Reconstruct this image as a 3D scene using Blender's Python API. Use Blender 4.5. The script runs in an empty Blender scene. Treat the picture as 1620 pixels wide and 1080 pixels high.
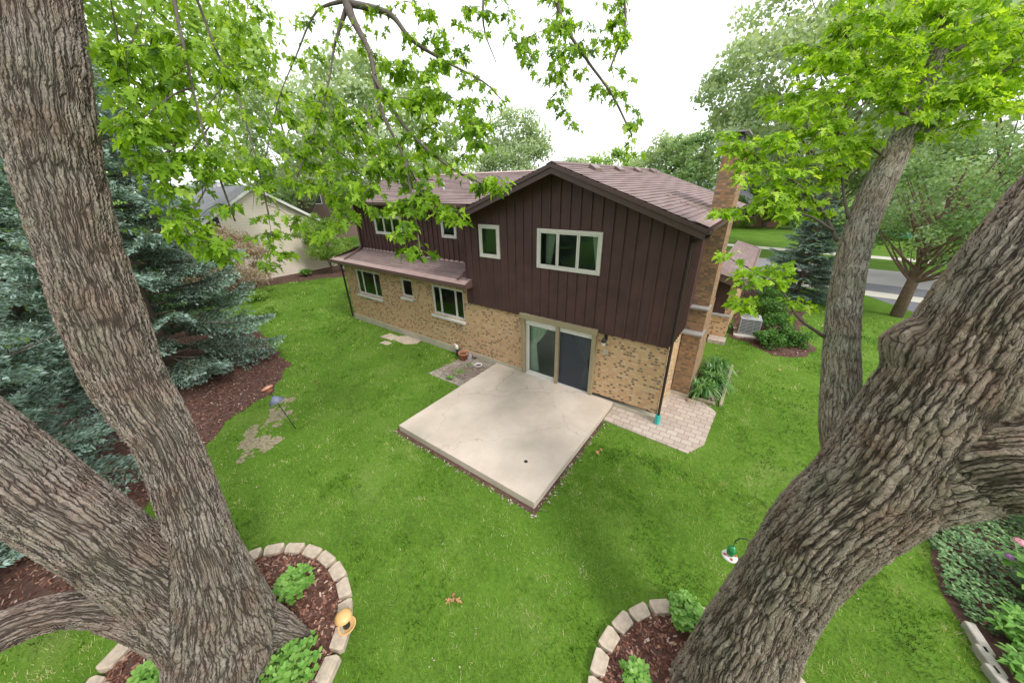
import bpy, math, random
import numpy as np
from mathutils import Vector, Matrix, noise
S = bpy.context.scene
COL = S.collection
R = math.radians
rs = np.random.RandomState(7)
random.seed(7)

# ------------------------------------------------------------------ camera
CAM = np.array([1.424, -8.484, 6.002])
FPX = 542.52
RT = np.array([0.80967245, 0.58660239, -0.01811503])
UP = np.array([-0.2306225, 0.34640262, 0.9092956])
FW = np.array([-0.53967007, 0.73205386, -0.41575637])
cd = bpy.data.cameras.new('camera'); cam = bpy.data.objects.new('camera', cd); COL.objects.link(cam)
cd.sensor_width = 36; cd.lens = FPX / 1620 * 36; cd.clip_start = 0.05; cd.clip_end = 2000
cam.matrix_world = Matrix([[RT[i], UP[i], -FW[i], CAM[i]] for i in range(3)] + [[0, 0, 0, 1]])
S.camera = cam

# ------------------------------------------------------------------ world: bright overcast sky, one soft sun
SUN_EL, SUN_AZ = 46, 102          # azimuth measured clockwise from +Y
w = bpy.data.worlds.new('World'); S.world = w; w.use_nodes = True
nt = w.node_tree; bg = nt.nodes['Background']
sky = nt.nodes.new('ShaderNodeTexSky'); sky.sky_type = 'NISHITA'; sky.sun_disc = False
sky.sun_elevation = R(SUN_EL); sky.sun_rotation = R(SUN_AZ)
mx = nt.nodes.new('ShaderNodeMix'); mx.data_type = 'RGBA'; mx.inputs[0].default_value = 0.86
mx.inputs[7].default_value = (9.4, 9.5, 9.8, 1)
nt.links.new(sky.outputs[0], mx.inputs[6]); nt.links.new(mx.outputs[2], bg.inputs[0])
bg.inputs[1].default_value = 0.11
sl = bpy.data.lights.new('sun', 'SUN'); so = bpy.data.objects.new('sun', sl); COL.objects.link(so)
sl.energy = 1.5; sl.angle = R(12); sl.color = (1, .965, .91)
_d = Vector((math.sin(R(SUN_AZ)) * math.cos(R(SUN_EL)), math.cos(R(SUN_AZ)) * math.cos(R(SUN_EL)), math.sin(R(SUN_EL))))
so.rotation_euler = (-_d).to_track_quat('-Z', 'Y').to_euler()
S.view_settings.view_transform = 'Standard'; S.view_settings.look = 'None'
S.view_settings.gamma = 1; S.view_settings.exposure = 0.85

# ------------------------------------------------------------------ helpers
def at(u, v, t):
    return CAM + t * (RT * (u - 810) / FPX + UP * (540 - v) / FPX + FW)
def gnd(u, v, z=0.):
    d = RT * (u - 810) / FPX + UP * (540 - v) / FPX + FW
    return CAM + d * (z - CAM[2]) / d[2]
def seen(P, m=0.25):
    d = P - CAM; f = d @ FW; x = (d @ RT) / f * FPX; y = (d @ UP) / f * FPX
    return (f > .2) & (abs(x) < 810 * (1 + m)) & (abs(y) < 540 * (1 + m))

def tag(o, label=None, cat=None, group=None, kind=None):
    if label: o['label'] = label
    if cat: o['category'] = cat
    if group: o['group'] = group
    if kind: o['kind'] = kind
    return o
def empty(name, loc=(0, 0, 0), label=None, cat=None, group=None, rz=0):
    o = bpy.data.objects.new(name, None); COL.objects.link(o); o.location = loc; o.rotation_euler = (0, 0, rz)
    o.empty_display_size = .2
    return tag(o, label, cat, group)
def link(name, me, mat=None, parent=None):
    o = bpy.data.objects.new(name, me); COL.objects.link(o)
    if mat is not None and not me.materials: me.materials.append(mat)
    if parent is not None: o.parent = parent
    return o
def copy_tree(o, parent=None):
    c = o.copy(); COL.objects.link(c)
    if parent is not None: c.parent = parent
    for ch in [x for x in COL.objects if x.parent == o]: copy_tree(ch, c)
    return c

class MB:
    def __init__(s): s.v = []; s.f = []; s.uv = {}
    def face(s, pts):
        n = len(s.v); s.v += [tuple(p) for p in pts]; s.f.append(list(range(n, n + len(pts))))
    def box(s, a, b):
        x0, y0, z0 = a; x1, y1, z1 = b; n = len(s.v)
        s.v += [(x0,y0,z0),(x1,y0,z0),(x1,y1,z0),(x0,y1,z0),(x0,y0,z1),(x1,y0,z1),(x1,y1,z1),(x0,y1,z1)]
        s.f += [[n+i for i in q] for q in ((0,3,2,1),(4,5,6,7),(0,1,5,4),(1,2,6,5),(2,3,7,6),(3,0,4,7))]
        return s
    def prism(s, poly, z0, z1):
        n = len(s.v); k = len(poly)
        s.v += [(p[0], p[1], z0) for p in poly] + [(p[0], p[1], z1) for p in poly]
        s.f.append([n + i for i in range(k)][::-1]); s.f.append([n + k + i for i in range(k)])
        for i in range(k): s.f.append([n+i, n+(i+1) % k, n+k+(i+1) % k, n+k+i])
        return s
    def extr(s, poly, d):
        d = np.array(d); n = len(s.v); k = len(poly); poly = [np.array(p, float) for p in poly]
        s.v += [tuple(p) for p in poly] + [tuple(p + d) for p in poly]
        s.f.append([n + i for i in range(k)][::-1]); s.f.append([n + k + i for i in range(k)])
        for i in range(k): s.f.append([n+i, n+(i+1) % k, n+k+(i+1) % k, n+k+i])
        return s
    def tube(s, pts, rad, seg=8, cap=True):
        pts = [np.array(p, float) for p in pts]; m = len(pts)
        if not hasattr(rad, '__len__'): rad = [rad] * m
        n = len(s.v); ref = np.array([0.13, .31, 1.]); 
        for i, p in enumerate(pts):
            t = pts[min(i+1, m-1)] - pts[max(i-1, 0)]; t /= np.linalg.norm(t) + 1e-9
            if i == 0:
                if abs(t @ ref / np.linalg.norm(ref)) > .9: ref = np.array([1., .2, 0])
                a = np.cross(ref, t)
            else: a = a - t * (a @ t)
            a /= np.linalg.norm(a) + 1e-9; b = np.cross(t, a)
            for k in range(seg):
                th = 2 * math.pi * k / seg
                s.v.append(tuple(p + rad[i] * (a * math.cos(th) + b * math.sin(th))))
        for i in range(m - 1):
            for k in range(seg):
                s.f.append([n+i*seg+k, n+i*seg+(k+1) % seg, n+(i+1)*seg+(k+1) % seg, n+(i+1)*seg+k])
        if cap:
            s.f.append([n + k for k in range(seg)][::-1]); s.f.append([n + (m-1)*seg + k for k in range(seg)])
        return s
    def lathe(s, prof, c=(0, 0, 0), seg=20):
        n = len(s.v); m = len(prof)
        for r, z in prof:
            for k in range(seg):
                th = 2*math.pi*k/seg; s.v.append((c[0]+r*math.cos(th), c[1]+r*math.sin(th), c[2]+z))
        for i in range(m-1):
            for k in range(seg): s.f.append([n+i*seg+k, n+i*seg+(k+1) % seg, n+(i+1)*seg+(k+1) % seg, n+(i+1)*seg+k])
        return s
    def build(s, name, mat, parent=None, smooth=False, bevel=0, xf=None):
        me = bpy.data.meshes.new(name)
        v = s.v
        if xf is not None: v = [tuple(xf @ Vector(p)) for p in v]
        me.from_pydata(v, [], s.f); me.update()
        if smooth: me.polygons.foreach_set('use_smooth', [True]*len(me.polygons))
        o = link(name, me, mat, parent)
        if bevel:
            b = o.modifiers.new('b', 'BEVEL'); b.width = bevel; b.segments = 2; b.limit_method = 'ANGLE'
        return o

def np_mesh(name, V, F, mat, parent=None, attrs=None, smooth=False):
    """V (n,3), F (m,k) arrays; attrs: dict name -> per-face float array"""
    me = bpy.data.meshes.new(name); V = np.asarray(V, np.float32); F = np.asarray(F, np.int32)
    m, k = F.shape
    me.vertices.add(len(V)); me.vertices.foreach_set('co', V.ravel())
    me.loops.add(m*k); me.loops.foreach_set('vertex_index', F.ravel())
    me.polygons.add(m); me.polygons.foreach_set('loop_start', np.arange(0, m*k, k, dtype=np.int32))
    me.update(calc_edges=True)
    if smooth: me.polygons.foreach_set('use_smooth', np.ones(m, bool))
    for a, val in (attrs or {}).items():
        at_ = me.attributes.new(a, 'FLOAT', 'FACE'); at_.data.foreach_set('value', np.asarray(val, np.float32))
    return link(name, me, mat, parent)

# ------------------------------------------------------------------ materials
def newmat(name):
    m = bpy.data.materials.new(name); m.use_nodes = True; t = m.node_tree
    return m, t, t.nodes['Principled BSDF']
def N(t, typ, **kw):
    n = t.nodes.new(typ)
    for k, v in kw.items(): setattr(n, k, v)
    return n
def L(t, a, b): t.links.new(a, b)
def ramp(t, fac, stops, interp='LINEAR'):
    r = N(t, 'ShaderNodeValToRGB'); r.color_ramp.interpolation = interp; e = r.color_ramp.elements
    while len(e) < len(stops): e.new(.5)
    for i, (p, c) in enumerate(stops): e[i].position = p; e[i].color = (*c, 1) if len(c) == 3 else c
    L(t, fac, r.inputs[0]); return r.outputs[0]
def mixc(t, f, a, b, mode='MIX'):
    m = N(t, 'ShaderNodeMix', data_type='RGBA', blend_type=mode)
    for i, x in ((0, f), (6, a), (7, b)):
        if isinstance(x, (int, float)): m.inputs[i].default_value = x
        elif isinstance(x, tuple): m.inputs[i].default_value = (*x, 1)
        else: L(t, x, m.inputs[i])
    return m.outputs[2]
def mth(t, op, a, b=0.5):
    m = N(t, 'ShaderNodeMath', operation=op)
    for i, x in ((0, a), (1, b)):
        if isinstance(x, (int, float)): m.inputs[i].default_value = x
        else: L(t, x, m.inputs[i])
    return m.outputs[0]
def nz(t, vec, scale, detail=4, rough=.55, dist=0):
    n = N(t, 'ShaderNodeTexNoise'); n.inputs['Scale'].default_value = scale; n.inputs['Detail'].default_value = detail
    n.inputs['Roughness'].default_value = rough; n.inputs['Distortion'].default_value = dist
    if vec is not None: L(t, vec, n.inputs['Vector'])
    return n.outputs['Fac']
def pos(t): return N(t, 'ShaderNodeNewGeometry').outputs['Position']
def objc(t): return N(t, 'ShaderNodeTexCoord').outputs['Object']
def bump(t, p, h, strength=.5, dist=.01):
    b = N(t, 'ShaderNodeBump'); b.inputs['Strength'].default_value = strength; b.inputs['Distance'].default_value = dist
    L(t, h, b.inputs['Height']); L(t, b.outputs[0], p.inputs['Normal']); return b
def vmul(t, v, s):
    m = N(t, 'ShaderNodeVectorMath', operation='MULTIPLY'); L(t, v, m.inputs[0]); m.inputs[1].default_value = s; return m.outputs[0]

def plain(name, c, rough=.6, var=.15, scale=6, bmp=.15, metal=0, spec=.5):
    m, t, p = newmat(name); o = objc(t)
    f = nz(t, o, scale, 5, .6)
    c1 = tuple(x*(1-var) for x in c); c2 = tuple(min(1, x*(1+var)) for x in c)
    L(t, ramp(t, f, [(.3, c1), (.7, c2)]), p.inputs['Base Color'])
    p.inputs['Roughness'].default_value = rough; p.inputs['Metallic'].default_value = metal
    p.inputs['Specular IOR Level'].default_value = spec
    if bmp: bump(t, p, nz(t, o, scale*12, 3), bmp, .004)
    return m

def wall_uv(t):
    """(u, z) with u along the wall whichever way it faces"""
    g = N(t, 'ShaderNodeNewGeometry'); sp = N(t, 'ShaderNodeSeparateXYZ'); L(t, g.outputs['Position'], sp.inputs[0])
    sn = N(t, 'ShaderNodeSeparateXYZ'); L(t, g.outputs['True Normal'], sn.inputs[0])
    f = mth(t, 'GREATER_THAN', mth(t, 'ABSOLUTE', sn.outputs[0]), mth(t, 'ABSOLUTE', sn.outputs[1]))
    a = mth(t, 'MULTIPLY', sp.outputs[1], f); b = mth(t, 'MULTIPLY', sp.outputs[0], mth(t, 'SUBTRACT', 1.0, f))
    u = mth(t, 'ADD', a, b)
    zf = mth(t, 'GREATER_THAN', mth(t, 'ABSOLUTE', sn.outputs[2]), .9)
    zz = mth(t, 'ADD', mth(t, 'MULTIPLY', sp.outputs[2], mth(t, 'SUBTRACT', 1.0, zf)), mth(t, 'MULTIPLY', sp.outputs[1], zf))
    c = N(t, 'ShaderNodeCombineXYZ'); L(t, u, c.inputs[0]); L(t, zz, c.inputs[1]); return c.outputs[0]
def brick_tex(t, vec, w_, h_, mortar, bias=0, smooth=.1):
    b = N(t, 'ShaderNodeTexBrick'); L(t, vec, b.inputs['Vector'])
    b.inputs['Color1'].default_value = (0, 0, 0, 1); b.inputs['Color2'].default_value = (1, 1, 1, 1); b.inputs['Mortar'].default_value = (.5, .5, .5, 1)
    b.inputs['Scale'].default_value = 1; b.inputs['Mortar Size'].default_value = mortar; b.inputs['Mortar Smooth'].default_value = smooth
    b.inputs['Bias'].default_value = bias; b.inputs['Brick Width'].default_value = w_; b.inputs['Row Height'].default_value = h_
    return b
def brick_mat(name, stops, mortar, bw=.165, bh=.075, mo=.012, split=True, joint=.024):
    """running-bond brick: every brick gets its own random colour from the stops"""
    m, t, p = newmat(name); uv = wall_uv(t); sp = N(t, 'ShaderNodeSeparateXYZ'); L(t, uv, sp.inputs[0])
    ry = mth(t, 'DIVIDE', sp.outputs[1], bh); row = mth(t, 'FLOOR', ry); fy = mth(t, 'SUBTRACT', ry, row)
    wn = N(t, 'ShaderNodeTexWhiteNoise', noise_dimensions='1D'); L(t, row, wn.inputs['W'])
    ux = mth(t, 'ADD', mth(t, 'DIVIDE', sp.outputs[0], bw), mth(t, 'ADD', mth(t, 'MULTIPLY', row, .5), mth(t, 'MULTIPLY', wn.outputs['Value'], .25)))
    cx = mth(t, 'FLOOR', ux); fx = mth(t, 'SUBTRACT', ux, cx)
    # some bricks split in two headers
    idv = N(t, 'ShaderNodeCombineXYZ'); L(t, cx, idv.inputs[0]); L(t, row, idv.inputs[1])
    w1 = N(t, 'ShaderNodeTexWhiteNoise', noise_dimensions='2D'); L(t, idv.outputs[0], w1.inputs['Vector'])
    half = mth(t, 'GREATER_THAN', w1.outputs['Value'], .30); sub = mth(t, 'MULTIPLY', half, mth(t, 'GREATER_THAN', fx, .5))
    id2 = N(t, 'ShaderNodeCombineXYZ'); L(t, mth(t, 'ADD', cx, mth(t, 'MULTIPLY', sub, .37)), id2.inputs[0]); L(t, mth(t, 'ADD', row, .11), id2.inputs[1])
    w2 = N(t, 'ShaderNodeTexWhiteNoise', noise_dimensions='2D'); L(t, id2.outputs[0], w2.inputs['Vector'])
    col = ramp(t, w2.outputs['Value'], stops, 'CONSTANT')
    lightst = [q for q in stops if sum(q[1]) > .5]; lightst = [(i/len(lightst), q[1]) for i, q in enumerate(lightst)] if split else stops
    col = mixc(t, mth(t, 'MAXIMUM', half, mth(t, 'GREATER_THAN', w1.outputs['Value'], .95)), ramp(t, w2.outputs['Value'], lightst, 'CONSTANT'), col)
    ex = mo/bw/2; ey = joint/bh/2
    e1 = mth(t, 'MINIMUM', fx, mth(t, 'SUBTRACT', 1.0, fx)); e2 = mth(t, 'MINIMUM', fy, mth(t, 'SUBTRACT', 1.0, fy))
    e3 = mth(t, 'ADD', mth(t, 'ABSOLUTE', mth(t, 'SUBTRACT', fx, .5)), mth(t, 'SUBTRACT', 1.0, half))
    mor = mth(t, 'MAXIMUM', mth(t, 'LESS_THAN', e1, ex), mth(t, 'MAXIMUM', mth(t, 'LESS_THAN', e2, ey), mth(t, 'LESS_THAN', e3, ex)))
    f = nz(t, pos(t), 2.2, 5, .6); col = mixc(t, mth(t, 'MULTIPLY', f, .28), col, (.48, .33, .16))
    st = nz(t, pos(t), .55, 4, .6); col = mixc(t, ramp(t, st, [(.48, (0, 0, 0)), (.78, (.4, .4, .4))]), col, (.24, .19, .12))
    f2 = nz(t, pos(t), 60, 3, .6); col = mixc(t, .18, col, mixc(t, f2, (.15, .10, .07), (.85, .70, .50)))
    L(t, mixc(t, mor, col, mortar), p.inputs['Base Color'])
    p.inputs['Roughness'].default_value = .9; p.inputs['Specular IOR Level'].default_value = .15
    bump(t, p, mth(t, 'SUBTRACT', mth(t, 'MULTIPLY', f2, .4), mor), .7, .008)
    return m

DK = (.055, .038, .032)
M = {}
M['brick'] = brick_mat('tan_brick', [(0, (.56, .31, .16)), (.13, (.64, .40, .22)), (.24, (.055, .038, .032)), (.36, (.60, .36, .19)), (.46, (.66, .46, .27)),
    (.55, (.09, .055, .042)), (.66, (.62, .35, .18)), (.74, (.52, .27, .13)), (.82, (.60, .42, .21)), (.90, (.17, .10, .07)), (.96, (.66, .47, .30))], (.50, .345, .21))
M['brick_dark'] = brick_mat('chimney_brick', [(0, (.26, .105, .05)), (.12, (.045, .03, .025)), (.22, (.34, .17, .085)), (.36, (.19, .085, .05)), (.48, DK),
    (.58, (.30, .125, .065)), (.74, (.08, .048, .035)), (.82, (.35, .19, .10)), (.93, (.14, .08, .05))], (.27, .175, .11), bw=.19, bh=.07, split=False, joint=.020)  # redder brick, with the shade on the chimney also darkened into its colours
M['siding'] = plain('brown_board_siding', (.078, .038, .036), .62, .18, 2.2, .2, spec=.4)
M['trim'] = plain('brown_painted_trim', (.075, .042, .038), .5, .1, 3, .1)
M['gutter'] = plain('brown_enamel_gutter', (.13, .078, .068), .32, .08, 2, 0)
M['pinktop'] = plain('weathered_edge_flashing', (.36, .25, .23), .45, .12, 4, .1)
M['window_white'] = plain('off_white_window_frame', (.62, .59, .54), .45, .06, 5, .05)
M['door_trim'] = plain('olive_tan_door_trim', (.30, .25, .155), .55, .10, 5, .1)
M['alu'] = plain('pale_door_frame', (.60, .58, .54), .4, .05, 5, .05)
M['foundation'] = plain('painted_foundation', (.44, .40, .31), .85, .14, 3, .3)
M['black'] = plain('black_metal', (.02, .02, .02), .4, .1, 5, 0)
M['room'] = plain('room_wall', (.33, .31, .27), .9, .05, 2, 0)
M['carpet'] = plain('beige_carpet', (.46, .40, .33), .95, .08, 9, .3)
M['curtain'] = plain('pale_green_curtain', (.82, .92, .82), .8, .06, 5, .1)
M['stone_cap'] = plain('bluestone_cap', (.30, .28, .26), .8, .15, 6, .4)
M['teal'] = plain('teal_plastic', (.03, .42, .38), .4, .05, 5, 0)
M['mulch_base'] = plain('mulch_soil', (.10, .052, .040), .95, .4, 9, .9)
M['acgrey'] = plain('grey_cabinet_metal', (.36, .37, .38), .45, .06, 5, 0)
M['acdark'] = plain('dark_coil', (.035, .035, .04), .6, .1, 5, .1)
M['terracotta'] = plain('terracotta', (.38, .15, .075), .85, .25, 9, .3)
M['whiteplastic'] = plain('white_plastic', (.70, .69, .66), .4, .05, 5, 0)
M['yellow'] = plain('yellow_feeder_plastic', (.70, .43, .17), .4, .08, 5, 0)
M['redroof'] = plain('red_plastic', (.55, .10, .05), .4, .08, 5, 0)
M['pinkflower'] = plain('pink_petals', (.62, .30, .34), .7, .25, 12, .1)
M['purpleflower'] = plain('purple_petals', (.34, .16, .36), .7, .25, 12, .1)
M['whiteflower'] = plain('white_petals', (.72, .70, .62), .7, .1, 12, .1)
M['beige'] = plain('beige_lap_siding', (.52, .45, .37), .7, .05, 1, .1)
M['white'] = plain('white_paint', (.78, .78, .77), .5, .04, 3, 0)
M['grayroof'] = plain('grey_shingles', (.27, .27, .30), .9, .15, 2, .3)
M['wood'] = plain('weathered_timber', (.36, .29, .21), .85, .25, 8, .5)
M['block'] = plain('tan_edging_block', (.47, .385, .30), .9, .26, 9, .9)
M['curbstone'] = plain('grey_stone_edging', (.40, .37, .32), .9, .25, 7, .6)
M['road'] = plain('pale_asphalt', (.40, .375, .38), .95, .06, .8, .1)
M['drive'] = plain('dark_driveway_asphalt', (.17, .17, .195), .95, .08, .8, .1)
M['walk'] = plain('concrete_walk', (.60, .56, .50), .9, .06, 1.2, .1)
M['darkbrown'] = plain('dark_brown_downspout', (.030, .018, .017), .4, .08, 3, 0)
M['twig'] = plain('twig_bark', (.10, .08, .065), .85, .25, 20, .1)
M['drystick'] = plain('dry_stick', (.30, .23, .19), .9, .3, 20, .1)
M['deadleaf'] = plain('dead_leaf', (.50, .27, .13), .85, .35, 14, .1)
M['copper'] = plain('copper_feeder_roof', (.58, .27, .17), .6, .2, 12, .2)
M['slate'] = plain('bluegrey_baffle', (.20, .22, .31), .45, .15, 5, 0)

def shingle_mat(name, cols, size=(.30, .145)):
    m, t, p = newmat(name); uv = N(t, 'ShaderNodeUVMap').outputs[0]
    b = brick_tex(t, uv, size[0], size[1], .006)
    col = ramp(t, b.outputs['Color'], cols)
    col = mixc(t, mth(t, 'MULTIPLY', b.outputs['Fac'], .6), col, tuple(x*.35 for x in cols[0][1]))
    f = nz(t, pos(t), 90, 2, .7); col = mixc(t, .35, col, mixc(t, f, tuple(x*.4 for x in cols[0][1]), tuple(min(1, x*1.7) for x in cols[-1][1])))
    st = nz(t, pos(t), .8, 4, .6); col = mixc(t, mth(t, 'MULTIPLY', st, .35), col, tuple(x*.7 for x in cols[0][1]))
    L(t, col, p.inputs['Base Color']); p.inputs['Roughness'].default_value = .88; p.inputs['Specular IOR Level'].default_value = .35
    bump(t, p, mth(t, 'SUBTRACT', mth(t, 'MULTIPLY', f, .5), b.outputs['Fac']), .5, .004)
    return m
M['shingle'] = shingle_mat('brown_shingles', [(0, (.190, .130, .122)), (.5, (.235, .168, .158)), (1, (.285, .215, .203))])

def concrete():
    m, t, p = newmat('patio_concrete'); o = pos(t)
    f = nz(t, o, .9, 6, .65); c = ramp(t, f, [(.32, (.46, .375, .30)), (.6, (.60, .505, .415))])
    g = nz(t, o, .55, 3, .5); c = mixc(t, ramp(t, g, [(.48, (0, 0, 0)), (.66, (.72, .72, .72))]), c, (.30, .275, .20))
    s = nz(t, o, 40, 4, .7); c = mixc(t, .18, c, mixc(t, s, (.3, .25, .2), (.85, .8, .72)))
    v = N(t, 'ShaderNodeTexVoronoi', feature='DISTANCE_TO_EDGE'); v.inputs['Scale'].default_value = .34
    wv = N(t, 'ShaderNodeVectorMath', operation='ADD'); L(t, o, wv.inputs[0])
    nn = N(t, 'ShaderNodeTexNoise'); nn.inputs['Scale'].default_value = 2.2; nn.inputs['Detail'].default_value = 6; L(t, o, nn.inputs['Vector'])
    L(t, vmul(t, nn.outputs['Color'], (.9, .9, 0)), wv.inputs[1]); L(t, wv.outputs[0], v.inputs['Vector'])
    crack = ramp(t, v.outputs['Distance'], [(0, (1, 1, 1)), (.0022, (0, 0, 0))])
    c = mixc(t, mth(t, 'MULTIPLY', crack, .55), c, (.22, .18, .14))
    L(t, c, p.inputs['Base Color']); p.inputs['Roughness'].default_value = .85; bump(t, p, s, .15, .003)
    return m
M['patio'] = concrete()

def paver():
    m, t, p = newmat('paver'); o = pos(t)
    b = brick_tex(t, vmul(t, o, (1, 1, 1)), .26, .19, .010)
    c = ramp(t, b.outputs['Color'], [(0, (.37, .29, .24)), (.5, (.44, .35, .29)), (1, (.50, .41, .345))])
    c = mixc(t, b.outputs['Fac'], c, (.22, .18, .14)); s = nz(t, o, 30, 4, .7); c = mixc(t, .15, c, mixc(t, s, (.25, .2, .17), (.85, .78, .7)))
    L(t, c, p.inputs['Base Color']); p.inputs['Roughness'].default_value = .9
    bump(t, p, mth(t, 'SUBTRACT', mth(t, 'MULTIPLY', s, .3), b.outputs['Fac']), .6, .01)
    return m
M['paver'] = paver()

def lawn():
    m, t, p = newmat('lawn_ground'); o = pos(t)
    f = nz(t, o, .55, 6, .65); c = ramp(t, f, [(.3, (.07, .15, .015)), (.55, (.13, .24, .03)), (.75, (.25, .31, .09))])
    s = nz(t, o, 14, 5, .75); c = mixc(t, .5, c, ramp(t, s, [(.3, (.03, .06, .008)), (.6, (.10, .20, .02)), (.8, (.30, .31, .13))]))
    L(t, c, p.inputs['Base Color']); p.inputs['Roughness'].default_value = .95; p.inputs['Specular IOR Level'].default_value = .1
    bump(t, p, s, .8, .03); return m
M['lawn'] = lawn()

def leaf_mat(name, stops, trans=.5, rough=.55, spec=.3, attr='rnd', posvar=0, rv=None):
    m, t, p = newmat(name); a = N(t, 'ShaderNodeAttribute', attribute_name=attr)
    c = ramp(t, a.outputs['Fac'], stops)
    if rv: c = mixc(t, ramp(t, nz(t, pos(t), rv[0], 5, .6), [(.42, (0, 0, 0)), (.70, (1, 1, 1))]), c, rv[1])
    L(t, c, p.inputs['Base Color']); p.inputs['Roughness'].default_value = rough; p.inputs['Specular IOR Level'].default_value = spec
    tr = N(t, 'ShaderNodeBsdfTranslucent'); L(t, mixc(t, 1, c, (1.25, 1.2, .55), 'MULTIPLY'), tr.inputs[0])
    ms = N(t, 'ShaderNodeMixShader'); ms.inputs[0].default_value = trans
    L(t, p.outputs[0], ms.inputs[1]); L(t, tr.outputs[0], ms.inputs[2]); L(t, ms.outputs[0], t.nodes['Material Output'].inputs[0])
    return m
M['grass'] = leaf_mat('grass_blades', [(0, (.018, .055, .004)), (.30, (.062, .165, .009)), (.55, (.165, .345, .022)), (.76, (.34, .50, .085)), (.9, (.50, .52, .23)), (1, (.66, .60, .38))], .38, .6, .2, rv=(.9, (.33, .44, .13)))
M['maple'] = leaf_mat('maple_leaves', [(0, (.06, .14, .012)), (.35, (.18, .34, .02)), (.7, (.33, .54, .04)), (1, (.54, .74, .13))], .58)
M['maple_bright'] = leaf_mat('bright_maple_leaves', [(0, (.13, .27, .015)), (.35, (.28, .49, .025)), (.7, (.42, .64, .045)), (1, (.60, .78, .14))], .55)
M['fol_a'] = leaf_mat('mid_green_foliage', [(0, (.09, .17, .06)), (.5, (.20, .33, .13)), (1, (.36, .48, .26))], .45)
M['fol_b'] = leaf_mat('hazy_green_foliage', [(0, (.20, .29, .15)), (.5, (.36, .47, .28)), (1, (.52, .61, .43))], .45)  # distance haze mixed into the leaf colour, so far trees turn pale
M['fol_c'] = leaf_mat('yellow_green_foliage', [(0, (.15, .26, .05)), (.5, (.28, .44, .10)), (1, (.42, .58, .17))], .5)
M['fol_d'] = leaf_mat('dark_green_foliage', [(0, (.03, .085, .018)), (.5, (.08, .20, .035)), (1, (.17, .33, .07))], .3)
M['fol_pink'] = leaf_mat('pinkish_foliage', [(0, (.26, .18, .14)), (.5, (.46, .33, .28)), (.8, (.35, .36, .20)), (1, (.62, .50, .44))], .4)
M['bedplant'] = leaf_mat('bedding_leaves', [(0, (.08, .22, .03)), (.5, (.17, .38, .06)), (1, (.32, .52, .13))], .35, .45, .4)
M['lily'] = leaf_mat('strap_leaves', [(0, (.04, .14, .025)), (.6, (.12, .30, .05)), (1, (.36, .52, .20))], .3, .35, .6)
M['ivy'] = leaf_mat('ground_cover_leaves', [(0, (.05, .13, .035)), (.6, (.13, .27, .08)), (1, (.30, .42, .20))], .2, .4, .5)
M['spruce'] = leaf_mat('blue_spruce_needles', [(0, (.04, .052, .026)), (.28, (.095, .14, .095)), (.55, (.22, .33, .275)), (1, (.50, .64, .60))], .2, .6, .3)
M['chip'] = leaf_mat('bark_chips', [(0, (.07, .03, .022)), (.5, (.19, .085, .06)), (.85, (.32, .17, .12)), (1, (.52, .40, .32))], .0, .9, .1)
M['stonebit'] = leaf_mat('stone_bits', [(0, (.18, .13, .10)), (.5, (.40, .32, .26)), (1, (.62, .56, .50))], .0, .9, .1)

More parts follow.
